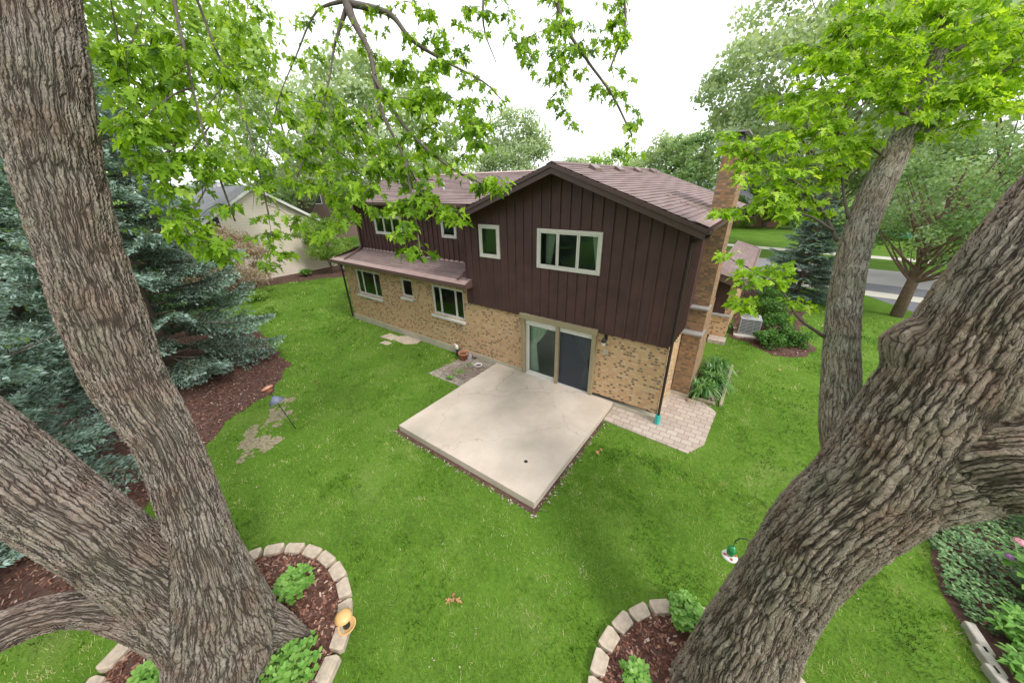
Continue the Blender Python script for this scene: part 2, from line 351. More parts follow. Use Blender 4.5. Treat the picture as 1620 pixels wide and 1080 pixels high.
def bark(name, light, dark, fur=(17, 1.5), plate=(30, 9), disp=.04, moss=None, wav=.10, lift=0, vw=1.):
    """long furrows that wander, cut across by short cracks into flaky plates"""
    m, t, p = newmat(name); m.displacement_method = 'BOTH'
    uv = N(t, 'ShaderNodeUVMap').outputs[0]; P = pos(t)
    nn = N(t, 'ShaderNodeTexNoise'); nn.inputs['Scale'].default_value = 2.6; nn.inputs['Detail'].default_value = 4; L(t, P, nn.inputs['Vector'])
    ad = N(t, 'ShaderNodeVectorMath', operation='ADD'); L(t, uv, ad.inputs[0]); L(t, vmul(t, nn.outputs['Color'], (wav, .3, 0)), ad.inputs[1])
    n2 = N(t, 'ShaderNodeTexNoise'); n2.inputs['Scale'].default_value = 16; n2.inputs['Detail'].default_value = 3; L(t, P, n2.inputs['Vector'])
    a2 = N(t, 'ShaderNodeVectorMath', operation='ADD'); L(t, ad.outputs[0], a2.inputs[0]); L(t, vmul(t, n2.outputs['Color'], (.030, .06, 0)), a2.inputs[1])
    def vor(sx, sy):
        v = N(t, 'ShaderNodeTexVoronoi', feature='DISTANCE_TO_EDGE', voronoi_dimensions='2D'); v.inputs['Scale'].default_value = 1
        L(t, vmul(t, a2.outputs[0], (sx, sy, 1)), v.inputs['Vector']); return v.outputs['Distance']
    def rid(sx, sy, sc=1):
        n = nz(t, vmul(t, a2.outputs[0], (sx, sy, 1)), sc, 2, .5); return mth(t, 'ABSOLUTE', mth(t, 'SUBTRACT', n, .5))
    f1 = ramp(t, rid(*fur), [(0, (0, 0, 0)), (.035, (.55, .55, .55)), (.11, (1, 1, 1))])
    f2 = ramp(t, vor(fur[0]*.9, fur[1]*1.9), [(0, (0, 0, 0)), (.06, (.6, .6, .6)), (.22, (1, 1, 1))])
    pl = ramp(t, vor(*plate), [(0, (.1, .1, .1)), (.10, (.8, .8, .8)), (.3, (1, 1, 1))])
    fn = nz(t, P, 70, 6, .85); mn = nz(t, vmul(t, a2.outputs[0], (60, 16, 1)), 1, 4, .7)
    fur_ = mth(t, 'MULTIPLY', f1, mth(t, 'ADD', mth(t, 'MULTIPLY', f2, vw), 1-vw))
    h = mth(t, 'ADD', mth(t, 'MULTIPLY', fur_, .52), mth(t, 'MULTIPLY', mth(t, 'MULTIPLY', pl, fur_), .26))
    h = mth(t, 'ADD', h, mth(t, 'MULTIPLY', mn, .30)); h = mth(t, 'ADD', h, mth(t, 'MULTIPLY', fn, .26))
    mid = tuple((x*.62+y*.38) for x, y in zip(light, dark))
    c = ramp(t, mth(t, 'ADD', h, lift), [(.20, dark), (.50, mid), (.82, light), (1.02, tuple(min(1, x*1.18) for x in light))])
    g = nz(t, P, 2.3, 5, .65); c = mixc(t, ramp(t, g, [(.42, (0, 0, 0)), (.70, (.75, .75, .75))]), c, tuple(x*y for x, y in zip(light, (.78, .55, .46))))
    g2 = nz(t, P, 9, 5, .7); c = mixc(t, ramp(t, g2, [(.5, (0, 0, 0)), (.75, (.6, .6, .6))]), c, tuple(min(1, x*1.35) for x in light))
    vc = N(t, 'ShaderNodeTexVoronoi', feature='F1', voronoi_dimensions='2D'); vc.inputs['Scale'].default_value = 1; L(t, vmul(t, a2.outputs[0], (plate[0]*1.1, plate[1]*1.3, 1)), vc.inputs['Vector'])
    sv = N(t, 'ShaderNodeSeparateColor'); L(t, vc.outputs['Color'], sv.inputs[0])
    c = mixc(t, .5, c, mixc(t, 1, c, ramp(t, sv.outputs[0], [(0, (.5, .46, .43)), (.5, (.95, .93, .9)), (1, (1.4, 1.4, 1.4))]), 'MULTIPLY'))
    if moss: c = mixc(t, ramp(t, nz(t, P, 3.1, 5, .6), [(.48, (0, 0, 0)), (.70, (.5, .5, .5))]), c, moss)
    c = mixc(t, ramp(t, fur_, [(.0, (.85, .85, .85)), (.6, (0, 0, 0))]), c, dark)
    L(t, c, p.inputs['Base Color']); p.inputs['Roughness'].default_value = .92; p.inputs['Specular IOR Level'].default_value = .2
    d = N(t, 'ShaderNodeDisplacement'); d.inputs['Scale'].default_value = disp; d.inputs['Midlevel'].default_value = .75
    L(t, h, d.inputs['Height']); L(t, d.outputs[0], t.nodes['Material Output'].inputs['Displacement'])
    return m
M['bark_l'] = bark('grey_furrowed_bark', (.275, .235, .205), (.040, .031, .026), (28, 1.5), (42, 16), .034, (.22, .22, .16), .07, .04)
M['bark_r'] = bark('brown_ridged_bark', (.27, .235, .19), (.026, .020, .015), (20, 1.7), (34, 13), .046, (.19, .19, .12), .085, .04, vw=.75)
M['bark_s'] = bark('stem_bark', (.25, .235, .185), (.045, .038, .03), (44, 4.5), (70, 34), .014, (.20, .225, .13), .10, .10, vw=.5)
M['trunk_far'] = plain('far_trunk_bark', (.16, .12, .095), .9, .3, 9, .5)
M['trunk_red'] = plain('red_brown_trunk', (.17, .105, .08), .9, .25, 9, .4)

def glass():
    m, t, p = newmat('window_glass')
    g = N(t, 'ShaderNodeBsdfGlossy'); g.inputs['Roughness'].default_value = .02; g.inputs[0].default_value = (.72, .98, .92, 1)
    tr = N(t, 'ShaderNodeBsdfTransparent'); tr.inputs[0].default_value = (.85, .9, .87, 1)
    fr = N(t, 'ShaderNodeFresnel'); fr.inputs[0].default_value = 1.8
    ms = N(t, 'ShaderNodeMixShader'); L(t, mth(t, 'MULTIPLY', fr.outputs[0], .95), ms.inputs[0]); L(t, tr.outputs[0], ms.inputs[1]); L(t, g.outputs[0], ms.inputs[2])
    L(t, ms.outputs[0], t.nodes['Material Output'].inputs[0]); return m
M['glass'] = glass()
def screen():
    m, t, p = newmat('dark_insect_screen')
    p.inputs['Base Color'].default_value = (.05, .06, .08, 1); p.inputs['Roughness'].default_value = .5
    tr = N(t, 'ShaderNodeBsdfTransparent'); ms = N(t, 'ShaderNodeMixShader'); ms.inputs[0].default_value = .5
    L(t, tr.outputs[0], ms.inputs[1]); L(t, p.outputs[0], ms.inputs[2]); L(t, ms.outputs[0], t.nodes['Material Output'].inputs[0]); return m
M['screen'] = screen()

# ------------------------------------------------------------------ ground, road, beds
def sheet(name, poly, z, mat, kind='structure'):
    me = bpy.data.meshes.new(name); me.from_pydata([(p[0], p[1], z) for p in poly], [], [list(range(len(poly)))]); me.update()
    if me.polygons[0].normal.z < 0: me.flip_normals()
    return tag(link(name, me, mat), kind=kind)
sheet('lawn', [(-600, -300), (600, -300), (600, 900), (-600, 900)], 0, M['lawn'])
def dirline(x, y0, sl, x0=8.): return y0 + (x - x0) * sl
def band(name, ya, yb, z, mat, xa=-70, xb=120, sl=-.12):
    return sheet(name, [(xa, dirline(xa, ya, sl)), (xb, dirline(xb, ya, sl)), (xb, dirline(xb, yb, sl)), (xa, dirline(xa, yb, sl))], z, mat)
ROAD = (21.2, 26.6); SW1 = (17.9, 19.2); SW2 = (31.6, 33.1)
band('road', *ROAD, .004, M['road'])
band('near_sidewalk', *SW1, .008, M['walk'])
band('far_sidewalk', *SW2, .004, M['walk'])
sheet('driveway', [(5.9, 19.2), (8.2, 15.2), (13, 11), (22, 11), (22, 20), (5.2, 21.7)], .006, M['drive'])

def poly_in(P, poly):
    x, y = P[:, 0], P[:, 1]; c = np.zeros(len(P), bool); n = len(poly)
    for i in range(n):
        x1, y1 = poly[i]; x2, y2 = poly[(i+1) % n]
        k = ((y1 > y) != (y2 > y)); c ^= k & (x < (x2-x1)*(y-y1)/((y2-y1) or 1e-9)+x1)
    return c
def rough(po, amp=.10, step=.22):
    out = []; n = len(po)
    for i in range(n):
        a, b = np.array(po[i], float), np.array(po[(i+1) % n], float); m = max(1, int(np.linalg.norm(b-a)/step)); d = (b-a)/(np.linalg.norm(b-a)+1e-9)
        for k in range(m):
            p = a+(b-a)*k/m; q = noise.noise((p[0]*1.7, p[1]*1.7, 4))+.8*noise.noise((p[0]*5, p[1]*5, 8)); out.append((p[0]-d[1]*q*amp*2, p[1]+d[0]*q*amp*2))
    return out
def ring_poly(c, rx, ry, n=40, a0=0): return [(c[0]+rx*math.cos(a0+2*math.pi*i/n), c[1]+ry*math.sin(a0+2*math.pi*i/n)) for i in range(n)]
RING1 = ((-3.42, -8.85), 1.50, 1.50); RING2 = ((2.28, -5.75), 1.36, 1.30)
GRAVEL = [(-7.25, -1.75), (-5.56, -1.75), (-5.56, -.01), (-7.0, -.01)]
PAVERS = [(-1.16, -.78), (1.0, -.86), (1.28, -.3), (1.33, 1.35), (.95, 1.66), (.5, 1.66), (0, 1.66), (0, 0), (-1.16, 0)]
SPRUCEBED = [(-10.2, -6.5), (-9.4, -7.4), (-8.0, -8.8), (-6.4, -10.0), (-6.2, -12), (-13, -15), (-24, -15), (-24, -6), (-17, -3.6), (-12.6, -4.1), (-11, -4.9), (-10.4, -5.6)]
SPRUCEBED = rough(SPRUCEBED, .16)
BEDL = [(-26.8, -2), (-25.8, -.6), (-25.4, 1.0), (-24.7, 3.0), (-23.2, 5.0), (-21.0, 6.6), (-21.5, 9), (-30, 9), (-30, -2)]
BEDL = rough(BEDL, .12, .5)
BEDR = [(.9, 7.5), (1.6, 7.3), (2.5, 6.5), (3.4, 6.9), (3.8, 7.8), (3.5, 9.6), (3.6, 14), (3.2, 18), (.9, 18)]
BEDR = rough(BEDR, .09)
IVY = [(4.98, -.6), (4.9, -1.8), (5.08, -2.4), (5.3, -3.4), (5.6, -4.6), (13, -6), (13, 2.2), (6.5, 1.6), (5.4, .4)]
IVY = rough(IVY, .05)
LILYBED = [(.52, 1.72), (1.18, 1.68), (1.36, 3.0), (1.42, 4.5), (.52, 4.6)]
for nm, po, mt in (('gravel_patch', GRAVEL, plain('old_paving', (.36, .32, .27), .9, .25, 5, .4)), ('spruce_bed', SPRUCEBED, M['mulch_base']), ('neighbour_bed', BEDL, M['mulch_base']),
                   ('side_bed', BEDR, M['mulch_base']), ('ivy_bed', IVY, M['mulch_base']), ('lily_bed', LILYBED, M['mulch_base'])):
    sheet(nm, po, .006, mt)
sheet('tree_ring_bed', ring_poly(*RING1), .05, M['mulch_base']); sheet('tree_ring_bed', ring_poly(*RING2), .05, M['mulch_base'])
SOIL = plain('bare_soil', (.27, .225, .145), .95, .45, 14, .9); BARE = []
_r = np.random.RandomState(21); spots = []
for _ in range(46):
    t = _r.rand(); spots.append((452-62*t+_r.normal(0, 9), 640+80*t+_r.normal(0, 7), _r.uniform(.05, .19), _r.uniform(.04, .13)))
DRY = []                                                            # dry, paler tufts of turf
for (ua, ub, va, vb, n_d) in ((1150, 1290, 545, 700, 60), (900, 1010, 800, 960, 34), (640, 800, 780, 930, 26), (470, 640, 600, 760, 44), (950, 1150, 700, 800, 26), (700, 900, 930, 1060, 20), (420, 560, 430, 560, 30), (1250, 1400, 960, 1070, 20), (20, 180, 1000, 1070, 12)):
    for _ in range(n_d):
        g = gnd(_r.uniform(ua, ub), _r.uniform(va, vb)); DRY.append((g[0], g[1], _r.uniform(.05, .26), _r.uniform(.15, .6)))
DRY = np.array(DRY)
_bp = MB()
for n_b, (u, v, ra, rb) in enumerate(spots):
    g = gnd(u, v); po = rough(ring_poly((g[0], g[1]), ra, rb, 18, .3), .17, .025); BARE.append(po)
_gx, _gy = np.meshgrid(np.arange(-11.5, -6.5, .022), np.arange(-8.2, -3.5, .022)); _gp = np.stack([_gx.ravel(), _gy.ravel()], 1); _m = np.zeros(len(_gp), bool)
for po in BARE: _m |= poly_in(_gp, po)
for x, y in _gp[_m]: _bp.face([(x-.011, y-.011, .003), (x+.011, y-.011, .003), (x+.011, y+.011, .003), (x-.011, y+.011, .003)])
tag(_bp.build('bare_patch', SOIL), kind='structure')
sheet('soil_strip', [(-5.60, -4.41), (-1.10, -4.41), (-1.10, -.86), (-1.2, -.86), (-1.2, -4.2), (-5.5, -4.2), (-5.5, -1.8), (-5.58, -1.8)], .009, M['mulch_base'])
pv = tag(MB().prism(PAVERS, 0, .03).build('paver_walk', M['paver']), kind='structure')
# lawn blades as ONE stuff object
def grass():
    HOUSE = [(-14.7, 0), (0, 0), (0, 1.6), (.55, 1.6), (.55, 4), (.0, 4), (.9, 6.4), (.9, 16), (-15, 16)]
    PAT = [(-5.55, -4.36), (-1.13, -4.36), (-1.13, 0), (-5.55, 0)]
    SL = [(-11.1, -.75), (-9.6, -.75), (-9.4, 0), (-11, 0)]
    Vs, Fs, Rn = [], [], []
    for (r0, r1, dens, hh, ww) in ((4, 9, 1700, .055, .011), (9, 13, 1000, .055, .016), (13, 20, 380, .06, .028), (20, 34, 110, .07, .05)):
        n = int(dens * math.pi * (r1*r1 - r0*r0) * .5)
        th = rs.uniform(0, 2*math.pi, n); rr = np.sqrt(rs.uniform(max(0, r0*r0-36), r1*r1-30, n))
        P = np.stack([CAM[0] + rr*np.cos(th), CAM[1] + rr*np.sin(th), np.zeros(n)], 1)
        ok = seen(P, .3)
        for po in (HOUSE, PAT, SL, GRAVEL, PAVERS, SPRUCEBED, BEDL, BEDR, IVY, LILYBED, ring_poly((RING1[0]), RING1[1]+.2, RING1[2]+.2), ring_poly(RING2[0], RING2[1]+.2, RING2[2]+.2)):
            ok &= ~poly_in(P, po)
        P = P[ok]
        y1 = P[:, 1] + (P[:, 0]-8)*.12
        ok = ~(((y1 > ROAD[0]-.1) & (y1 < ROAD[1])) | ((y1 > SW1[0]) & (y1 < SW1[1])) | ((P[:, 0] > 6) & (P[:, 1] > 14)))
        P = P[ok]
        bm_ = np.zeros(len(P), bool)
        for po in BARE: bm_ |= poly_in(P, po)
        P = P[~(bm_ & (rs.rand(len(P)) < .45))]
        # thinner worn patches
        q = np.array([noise.noise((p[0]*.45, p[1]*.45, 0)) + .5*noise.noise((p[0]*1.7, p[1]*1.7, 3)) for p in P])
        keep = rs.rand(len(P)) < np.clip(1.15 - np.maximum(0, q-.18)*2.2, .25, 1); P = P[keep]; q = q[keep]
        n = len(P); a = rs.uniform(0, 2*math.pi, n); h = hh*rs.uniform(.5, 1.3, n)*(1-.4*np.clip(q, 0, 1))*1.15; ww_ = ww*rs.uniform(.6, 1.2, n)
        dx = np.stack([np.cos(a), np.sin(a), 0*a], 1)*ww_[:, None]*.5
        b = rs.uniform(0, 2*math.pi, n); ln = rs.uniform(.2, 1.1, n)*h
        tip = P + np.stack([np.cos(b)*ln, np.sin(b)*ln, h], 1)
        V = np.concatenate([P-dx, P+dx, tip], 1).reshape(-1, 3); Vs.append(V); Fs.append(n)
        cl = np.array([1.3*noise.noise((p[0]*3.3, p[1]*3.3, 7)) + 1.3*noise.noise((p[0]*8.5, p[1]*8.5, 1)) + .9*noise.noise((p[0]*1.1, p[1]*1.1, 5)) + .35*noise.noise((p[0]*.9-p[1]*.5, p[1]*3.2+p[0]*1.1, 9)) for p in P]); h *= np.clip(1+.7*cl, .55, 1.6)
        dry = np.zeros(n)
        for (x, y, r_, st) in DRY:
            d2 = ((P[:, 0]-x)**2 + (P[:, 1]-y)**2)/(r_*r_); dry = np.maximum(dry, st*np.exp(-d2*1.4))
        Rn.append(np.clip(.42 + dry*rs.uniform(.4, 1.2, n) + .42*cl + .34*q + rs.normal(0, .15, n) + (rs.rand(n) < .012)*.5, 0, 1))
    V = np.concatenate(Vs); n = len(V)//3
    tag(np_mesh('grass', V, np.arange(n*3).reshape(n, 3), M['grass'], attrs={'rnd': np.concatenate(Rn)}),
        'short mown green lawn grass with pale worn patches', 'grass', kind='stuff')
grass()
def scatter_chips(name, areas, label, mat, size=(.03, .08), dens=500):
    Vs, Rn = [], []
    for po, z, dn in areas:
        po = np.array(po); lo, hi = po.min(0), po.max(0); n = int((hi-lo).prod()*dn)
        P = np.stack([rs.uniform(lo[0], hi[0], n), rs.uniform(lo[1], hi[1], n), np.full(n, z)], 1)
        P = P[poly_in(P, [tuple(q) for q in po]) & seen(P, .3)]; n = len(P)
        a = rs.uniform(0, 2*math.pi, n); l = rs.uniform(*size, n)/2; w_ = l*rs.uniform(.2, .5, n); tl = rs.uniform(-.5, .5, n)
        d = np.stack([np.cos(a), np.sin(a), tl], 1)*l[:, None]; e = np.stack([-np.sin(a), np.cos(a), rs.uniform(-.5, .5, n)], 1)*w_[:, None]
        P[:, 2] += rs.uniform(.005, .03, n)
        Vs.append(np.stack([P-d-e, P+d-e, P+d+e, P-d+e], 1).reshape(-1, 3)); Rn.append(rs.rand(n)**1.3)
    V = np.concatenate(Vs); n = len(V)//4
    tag(np_mesh(name, V, np.arange(n*4).reshape(n, 4), mat, attrs={'rnd': np.concatenate(Rn)}), label, 'mulch', kind='stuff')
scatter_chips('mulch', [(ring_poly(*RING1), .05, 900), (ring_poly(*RING2), .05, 900), (SPRUCEBED, .006, 260), (BEDL, .006, 60), (BEDR, .006, 200), (LILYBED, .006, 500), (IVY, .006, 60)],
              'reddish brown shredded bark mulch in the planting beds', M['chip'])
scatter_chips('leaf_litter', [(GRAVEL, .006, 420), ([(-5.7, -4.5), (-1.0, -4.5), (-1.0, -4.39), (-5.7, -4.39)], .006, 260), ([(-1.16, -4.45), (-.98, -4.45), (-.98, -.8), (-1.16, -.8)], .006, 220),
              ([(.9, 1.5), (1.4, 1.6), (1.6, 4.4), (1.3, 4.6)], .006, 200)],
              'grey stones and dry litter beside the patio', M['stonebit'], (.015, .06))

def flecks():
    n = 420; P = np.stack([rs.uniform(-14, 6, n), rs.uniform(-9, 12, n), rs.uniform(.045, .07, n)], 1); ok = seen(P, .2)
    for po in ([(-14.7, 0), (1, 0), (1, 16), (-15, 16)], [(-5.6, -4.5), (-1.1, -4.5), (-1.1, 0), (-5.6, 0)], GRAVEL, PAVERS, SPRUCEBED, BEDR, IVY, ring_poly(RING1[0], 1.8, 1.8), ring_poly(RING2[0], 1.6, 1.6)): ok &= ~poly_in(P, po)
    P = P[ok]; k = 3; P = np.repeat(P, k, 0)+rs.normal(0, .025, (len(P)*k, 3))*np.array([1, 1, .2]); n = len(P); a = rs.uniform(0, 6.28, n); l = rs.uniform(.006, .022, n)[:, None]
    d = np.stack([np.cos(a), np.sin(a), rs.uniform(-.3, .3, n)], 1)*l; e = np.stack([-np.sin(a), np.cos(a), rs.uniform(-.3, .3, n)], 1)*l*.45
    V = np.stack([P-d, P+e, P+d, P-e], 1).reshape(-1, 3)
    tag(np_mesh('lawn_litter', V, np.arange(n*4).reshape(n, 4), M['stonebit'], attrs={'rnd': rs.uniform(.1, .85, n)}), 'tiny pale bits of dry litter scattered over the grass', 'litter', kind='stuff')
flecks()

# ------------------------------------------------------------------ the house
house = empty('brown_house', (-7, 3, 0), 'two storey house with brown board siding over tan brick and a gable end', 'house')
HM = Matrix.Translation((-7, 3, 0)).inverted()
def hb(mb, name, mat, parent=None, **k):
    o = mb.build(name, mat, None, xf=HM, **k) if parent is None else mb.build(name, mat, None, xf=HM, **k)
    o.parent = parent or house
    return o
# world positions are used throughout; parts are shifted by HM so that object origins match the house empty
def wall_holes(mb, u0, u1, z0, z1, holes, y, th=.16, axis='x', sgn=1):
    us = sorted({u0, u1, *[h[0] for h in holes], *[h[1] for h in holes]}); zs = sorted({z0, z1, *[h[2] for h in holes], *[h[3] for h in holes]})
    us = [u for u in us if u0 <= u <= u1]; zs = [z for z in zs if z0 <= z <= z1]
    P = (lambda u, v, z: (u, v, z)) if axis == 'x' else (lambda u, v, z: (v, u, z))
    inh = lambda u, z: any(h[0] < u < h[1] and h[2] < z < h[3] for h in holes)
    for i in range(len(us)-1):
        for j in range(len(zs)-1):
            if inh((us[i]+us[i+1])/2, (zs[j]+zs[j+1])/2): continue
            a, b, c, d = us[i], us[i+1], zs[j], zs[j+1]
            mb.face([P(a, y, c), P(b, y, c), P(b, y, d), P(a, y, d)]); mb.face([P(a, y+th, c), P(a, y+th, d), P(b, y+th, d), P(b, y+th, c)])
    for h in list(holes):
        a, b, c, d = h[:4]
        for q in ([(a, c), (b, c)], [(b, c), (b, d)], [(b, d), (a, d)], [(a, d), (a, c)]):
            (p1, q1), (p2, q2) = q; mb.face([P(p1, y, q1), P(p1, y+th, q1), P(p2, y+th, q2), P(p2, y, q2)])
W1 = (-3.83, -1.92, 3.816, 4.895); W2 = (-5.97, -5.17, 3.918, 4.911)
W3 = (-8.63, -6.95, 1.45, 2.62); W4 = (-13.81, -11.93, 1.45, 2.62); W5 = (-10.48, -9.76, 1.84, 2.62)
W6 = (-12.75, -10.87, 4.13, 4.92); W7 = (-8.57, -7.80, 4.24, 4.99)
DR = (-4.36, -1.88, .16, 2.28)
RX, RZ, SLP, EX0, EX1, GY = -3.14, 6.46, .367, -6.68, .40, -.60
roofz = lambda x: RZ - abs(x-RX)*SLP
XS = -6.66
# brick
b = MB(); wall_holes(b, -14.65, XS, .26, 2.86, [W3, W4, W5], 0); wall_holes(b, XS, 0, .26, 2.24, [DR], 0)
wall_holes(b, 0.16, 1.68, .12, 2.30, [], 0, -.16, 'y'); wall_holes(b, 2.9, 7.6, .12, 2.30, [], 0, -.16, 'y'); wall_holes(b, 0.16, 7.4, .26, 2.86, [], -14.65, .16, 'y')
hb(b, 'brick_wall', M['brick'])
f = MB().box((-14.67, -.025, -.2), (DR[0], .14, .27)).box((DR[1], -.022, -.2), (.02, .14, .13)).box((DR[0], .01, -.2), (DR[1], .14, .09))
f.box((-.14, .142, -.2), (.02, 7.5, .125)).box((-14.67, .142, -.2), (-14.5, 7.5, .27))
hb(f, 'foundation', M['foundation'])
# siding with battens (one part per wall)
def battens(mb, xs, y, zlo, zhi, holes, bw=.045, bd=.034):
    for x in xs:
        segs = [(zlo(x), zhi(x))]
        for h in holes:
            if h[0]-.03 < x < h[1]+.03:
                segs = [s for a, c in segs for s in ((a, h[2]-.03), (h[3]+.03, c)) if s[1]-s[0] > .05]
        for a, c in segs: mb.box((x-bw/2, y-bd, a), (x+bw/2, y-.001, c))
s = MB(); SY = -.055
wall_holes(s, XS, .02, 2.235, 5.0, [W1, W2], SY, .14)
s.extr([(XS, SY, 5.0), (.02, SY, 5.0), (.02, SY, roofz(.02)-.03), (RX, SY, RZ-.06), (XS, SY, roofz(XS)-.03)], (0, .14, 0))
battens(s, [XS+.02] + list(np.arange(XS+.30, -.05, .291)) + [0.0], SY, lambda x: 2.23, lambda x: roofz(x)-.08, [W1, W2])
hb(s, 'gable_siding', M['siding'])
s = MB()
s.box((-.10, .09, 2.30), (.055, 7.8, 5.12)); 
for y in np.arange(.15, 1.66, .19): s.box((.056, y-.02, 2.29), (.085, y+.02, 5.12))
for y in np.arange(3.4, 7.7, .29): s.box((.056, y-.02, 2.29), (.078, y+.02, 5.12))
hb(s, 'side_siding', M['siding'])
s = MB(); UY = .80
wall_holes(s, -14.1, XS+.1, 3.25, 5.42, [W6, W7], UY, .14)
battens(s, list(np.arange(-14.08, XS, .262)), UY, lambda x: 3.36, lambda x: 5.42, [W6, W7])
s.box((-14.12, UY+.141, 3.2), (-14.0, 6.2, 5.42)); s.box((XS, .09, 2.9), (XS+.1, .79, 5.1))
hb(s, 'upper_siding', M['siding'])
# back walls so the house is closed
s = MB().box((-14.1, 7.4, .1), (0, 7.5, 5.3)); hb(s, 'back_wall', M['siding'])

def shingles(name, O, A, U, la, lu, parent=None, clip=None, exp=.145):
    """O eave corner, A unit along the eave, U unit up the slope"""
    O, A, U = map(lambda q: np.array(q, float), (O, A, U)); Nn = np.cross(A, U); Nn /= np.linalg.norm(Nn)
    if Nn[2] < 0: Nn = -Nn
    V, F, UVs = [], [], []; n = int(math.ceil(lu/exp))
    for i in range(n):
        s0, s1 = i*exp, min((i+1)*exp, lu)
        a0, a1 = (0, la) if clip is None else clip(s0)
        m = max(2, int((a1-a0)/.6)); 
        for k in range(m):
            q0, q1 = a0+(a1-a0)*k/m, a0+(a1-a0)*(k+1)/m
            j0, j1 = [.016 + .006*math.sin(37.7*q+i*2.3) for q in (q0, q1)]
            pts = [O+A*q0+U*s0+Nn*j0, O+A*q1+U*s0+Nn*j1, O+A*q1+U*s1+Nn*.002, O+A*q0+U*s1+Nn*.002]
            c = len(V); V += pts; F.append([c, c+1, c+2, c+3]); UVs += [(q0, s0), (q1, s0), (q1, s1), (q0, s1)]
            V += [O+A*q0+U*s0-Nn*.004, O+A*q1+U*s0-Nn*.004, pts[1], pts[0]]; F.append([c+4, c+5, c+6, c+7]); UVs += [(q0, s0)]*4
    me = bpy.data.meshes.new(name); me.from_pydata([tuple(HM @ Vector(v)) for v in V], [], F); me.update()
    ul = me.uv_layers.new(name='UVMap'); ul.data.foreach_set('uv', np.array(UVs, np.float32).ravel())
    return link(name, me, M['shingle'], parent or house)
sl = math.hypot(1, SLP); gl = (EX1-RX)*sl
roof = shingles('roof', (EX1, GY, roofz(EX1)), (0, 1, 0), (-1/sl, 0, SLP/sl), 8.6, gl)
r2 = shingles('roof_slope', (EX0, GY, roofz(EX0)), (0, 1, 0), (1/sl, 0, SLP/sl), 8.6, (RX-EX0)*sl)
hb(MB().extr([(RX-.14, GY, RZ-.045), (RX, GY, RZ+.012), (RX+.14, GY, RZ-.045), (RX+.14, GY, RZ-.02), (RX, GY, RZ+.036), (RX-.14, GY, RZ-.02)], (0, 8.6, 0)), 'ridge_cap', M['shingle'])
# roof deck under the shingles, fascia boards along the rakes
d = MB(); d.extr([(EX1, GY+.02, roofz(EX1)-.012), (RX, GY+.02, RZ-.012), (EX0, GY+.02, roofz(EX0)-.012), (EX0, GY+.02, roofz(EX0)-.07), (RX, GY+.02, RZ-.07), (EX1, GY+.02, roofz(EX1)-.07)], (0, 8.56, 0))
hb(d, 'roof_deck', M['trim'])
for sx, e in ((1, EX1), (-1, EX0)):
    fz = lambda x, o: (x, GY-.03, roofz(x)-o)
    b = MB().extr([(RX, GY-.035, RZ-.014), (e, GY-.035, roofz(e)-.014), (e, GY-.035, roofz(e)-.10), (RX, GY-.035, RZ-.10)], (0, .05, 0))
    b.extr([(RX, GY-.005, RZ-.10), (e-sx*.02, GY-.005, roofz(e)-.10), (e-sx*.02, GY-.005, roofz(e)-.235), (RX, GY-.005, RZ-.235)], (0, .04, 0))
    hb(b, 'rake_board', M['trim'])
# soffit between rake board and wall, and eave boards
b = MB()
for e in (EX1, EX0): b.extr([(RX, GY+.036, RZ-.115), (e, GY+.036, roofz(e)-.115), (e, GY+.036, roofz(e)-.13), (RX, GY+.036, RZ-.13)], (0, .5, 0))
hb(b, 'soffit', M['trim'])
def gutter(name, a, b_, out, w_=.12, h_=.11, mat='gutter'):
    a, b_, out = map(lambda q: np.array(q, float), (a, b_, out)); z = np.array([0, 0, 1.])
    prof = [(0, 0), (0, -h_), (w_*.62, -h_), (w_, -h_*.45), (w_, 0), (w_-.012, 0), (w_-.012, -h_*.4), (w_*.58, -h_+.012), (.012, -h_+.012), (.012, 0)]
    mb = MB(); mb.extr([a+out*p+z*q for p, q in prof], b_-a); return hb(mb, name, M[mat])
gutter('gutter', (EX1-.01, GY, roofz(EX1)-.005), (EX1-.01, 2.13, roofz(EX1)-.005), (1, 0, 0))
gutter('gutter', (EX1-.01, 3.3, roofz(EX1)-.005), (EX1-.01, 8, roofz(EX1)-.005), (1, 0, 0))
hb(MB().extr([(EX1-.42, GY+.0, roofz(EX1-.42)+.03), (EX1+.02, GY, roofz(EX1+.02)+.028), (EX1+.02, GY, roofz(EX1+.02)+.04), (EX1-.42, GY, roofz(EX1-.42)+.042)][0:0] or
   [(EX1-.26, GY+.01, roofz(EX1-.26)+.026), (EX1+.03, GY+.01, roofz(EX1+.03)+.026), (EX1+.03, GY+.01, roofz(EX1+.03)+.034), (EX1-.26, GY+.01, roofz(EX1-.26)+.034)], (0, 2.72, 0)), 'eave_flashing', M['pinktop'])
for y in (.85, 2.65, 4.4, 6.2):
    v = MB().extr([(-2.86, y, roofz(-2.86)+.005), (-2.62, y, roofz(-2.62)+.005), (-2.66, y, roofz(-2.62)+.09), (-2.84, y, roofz(-2.84)+.12)], (0, .42, 0)); hb(v, 'roof_vent', M['gutter'], bevel=.01)
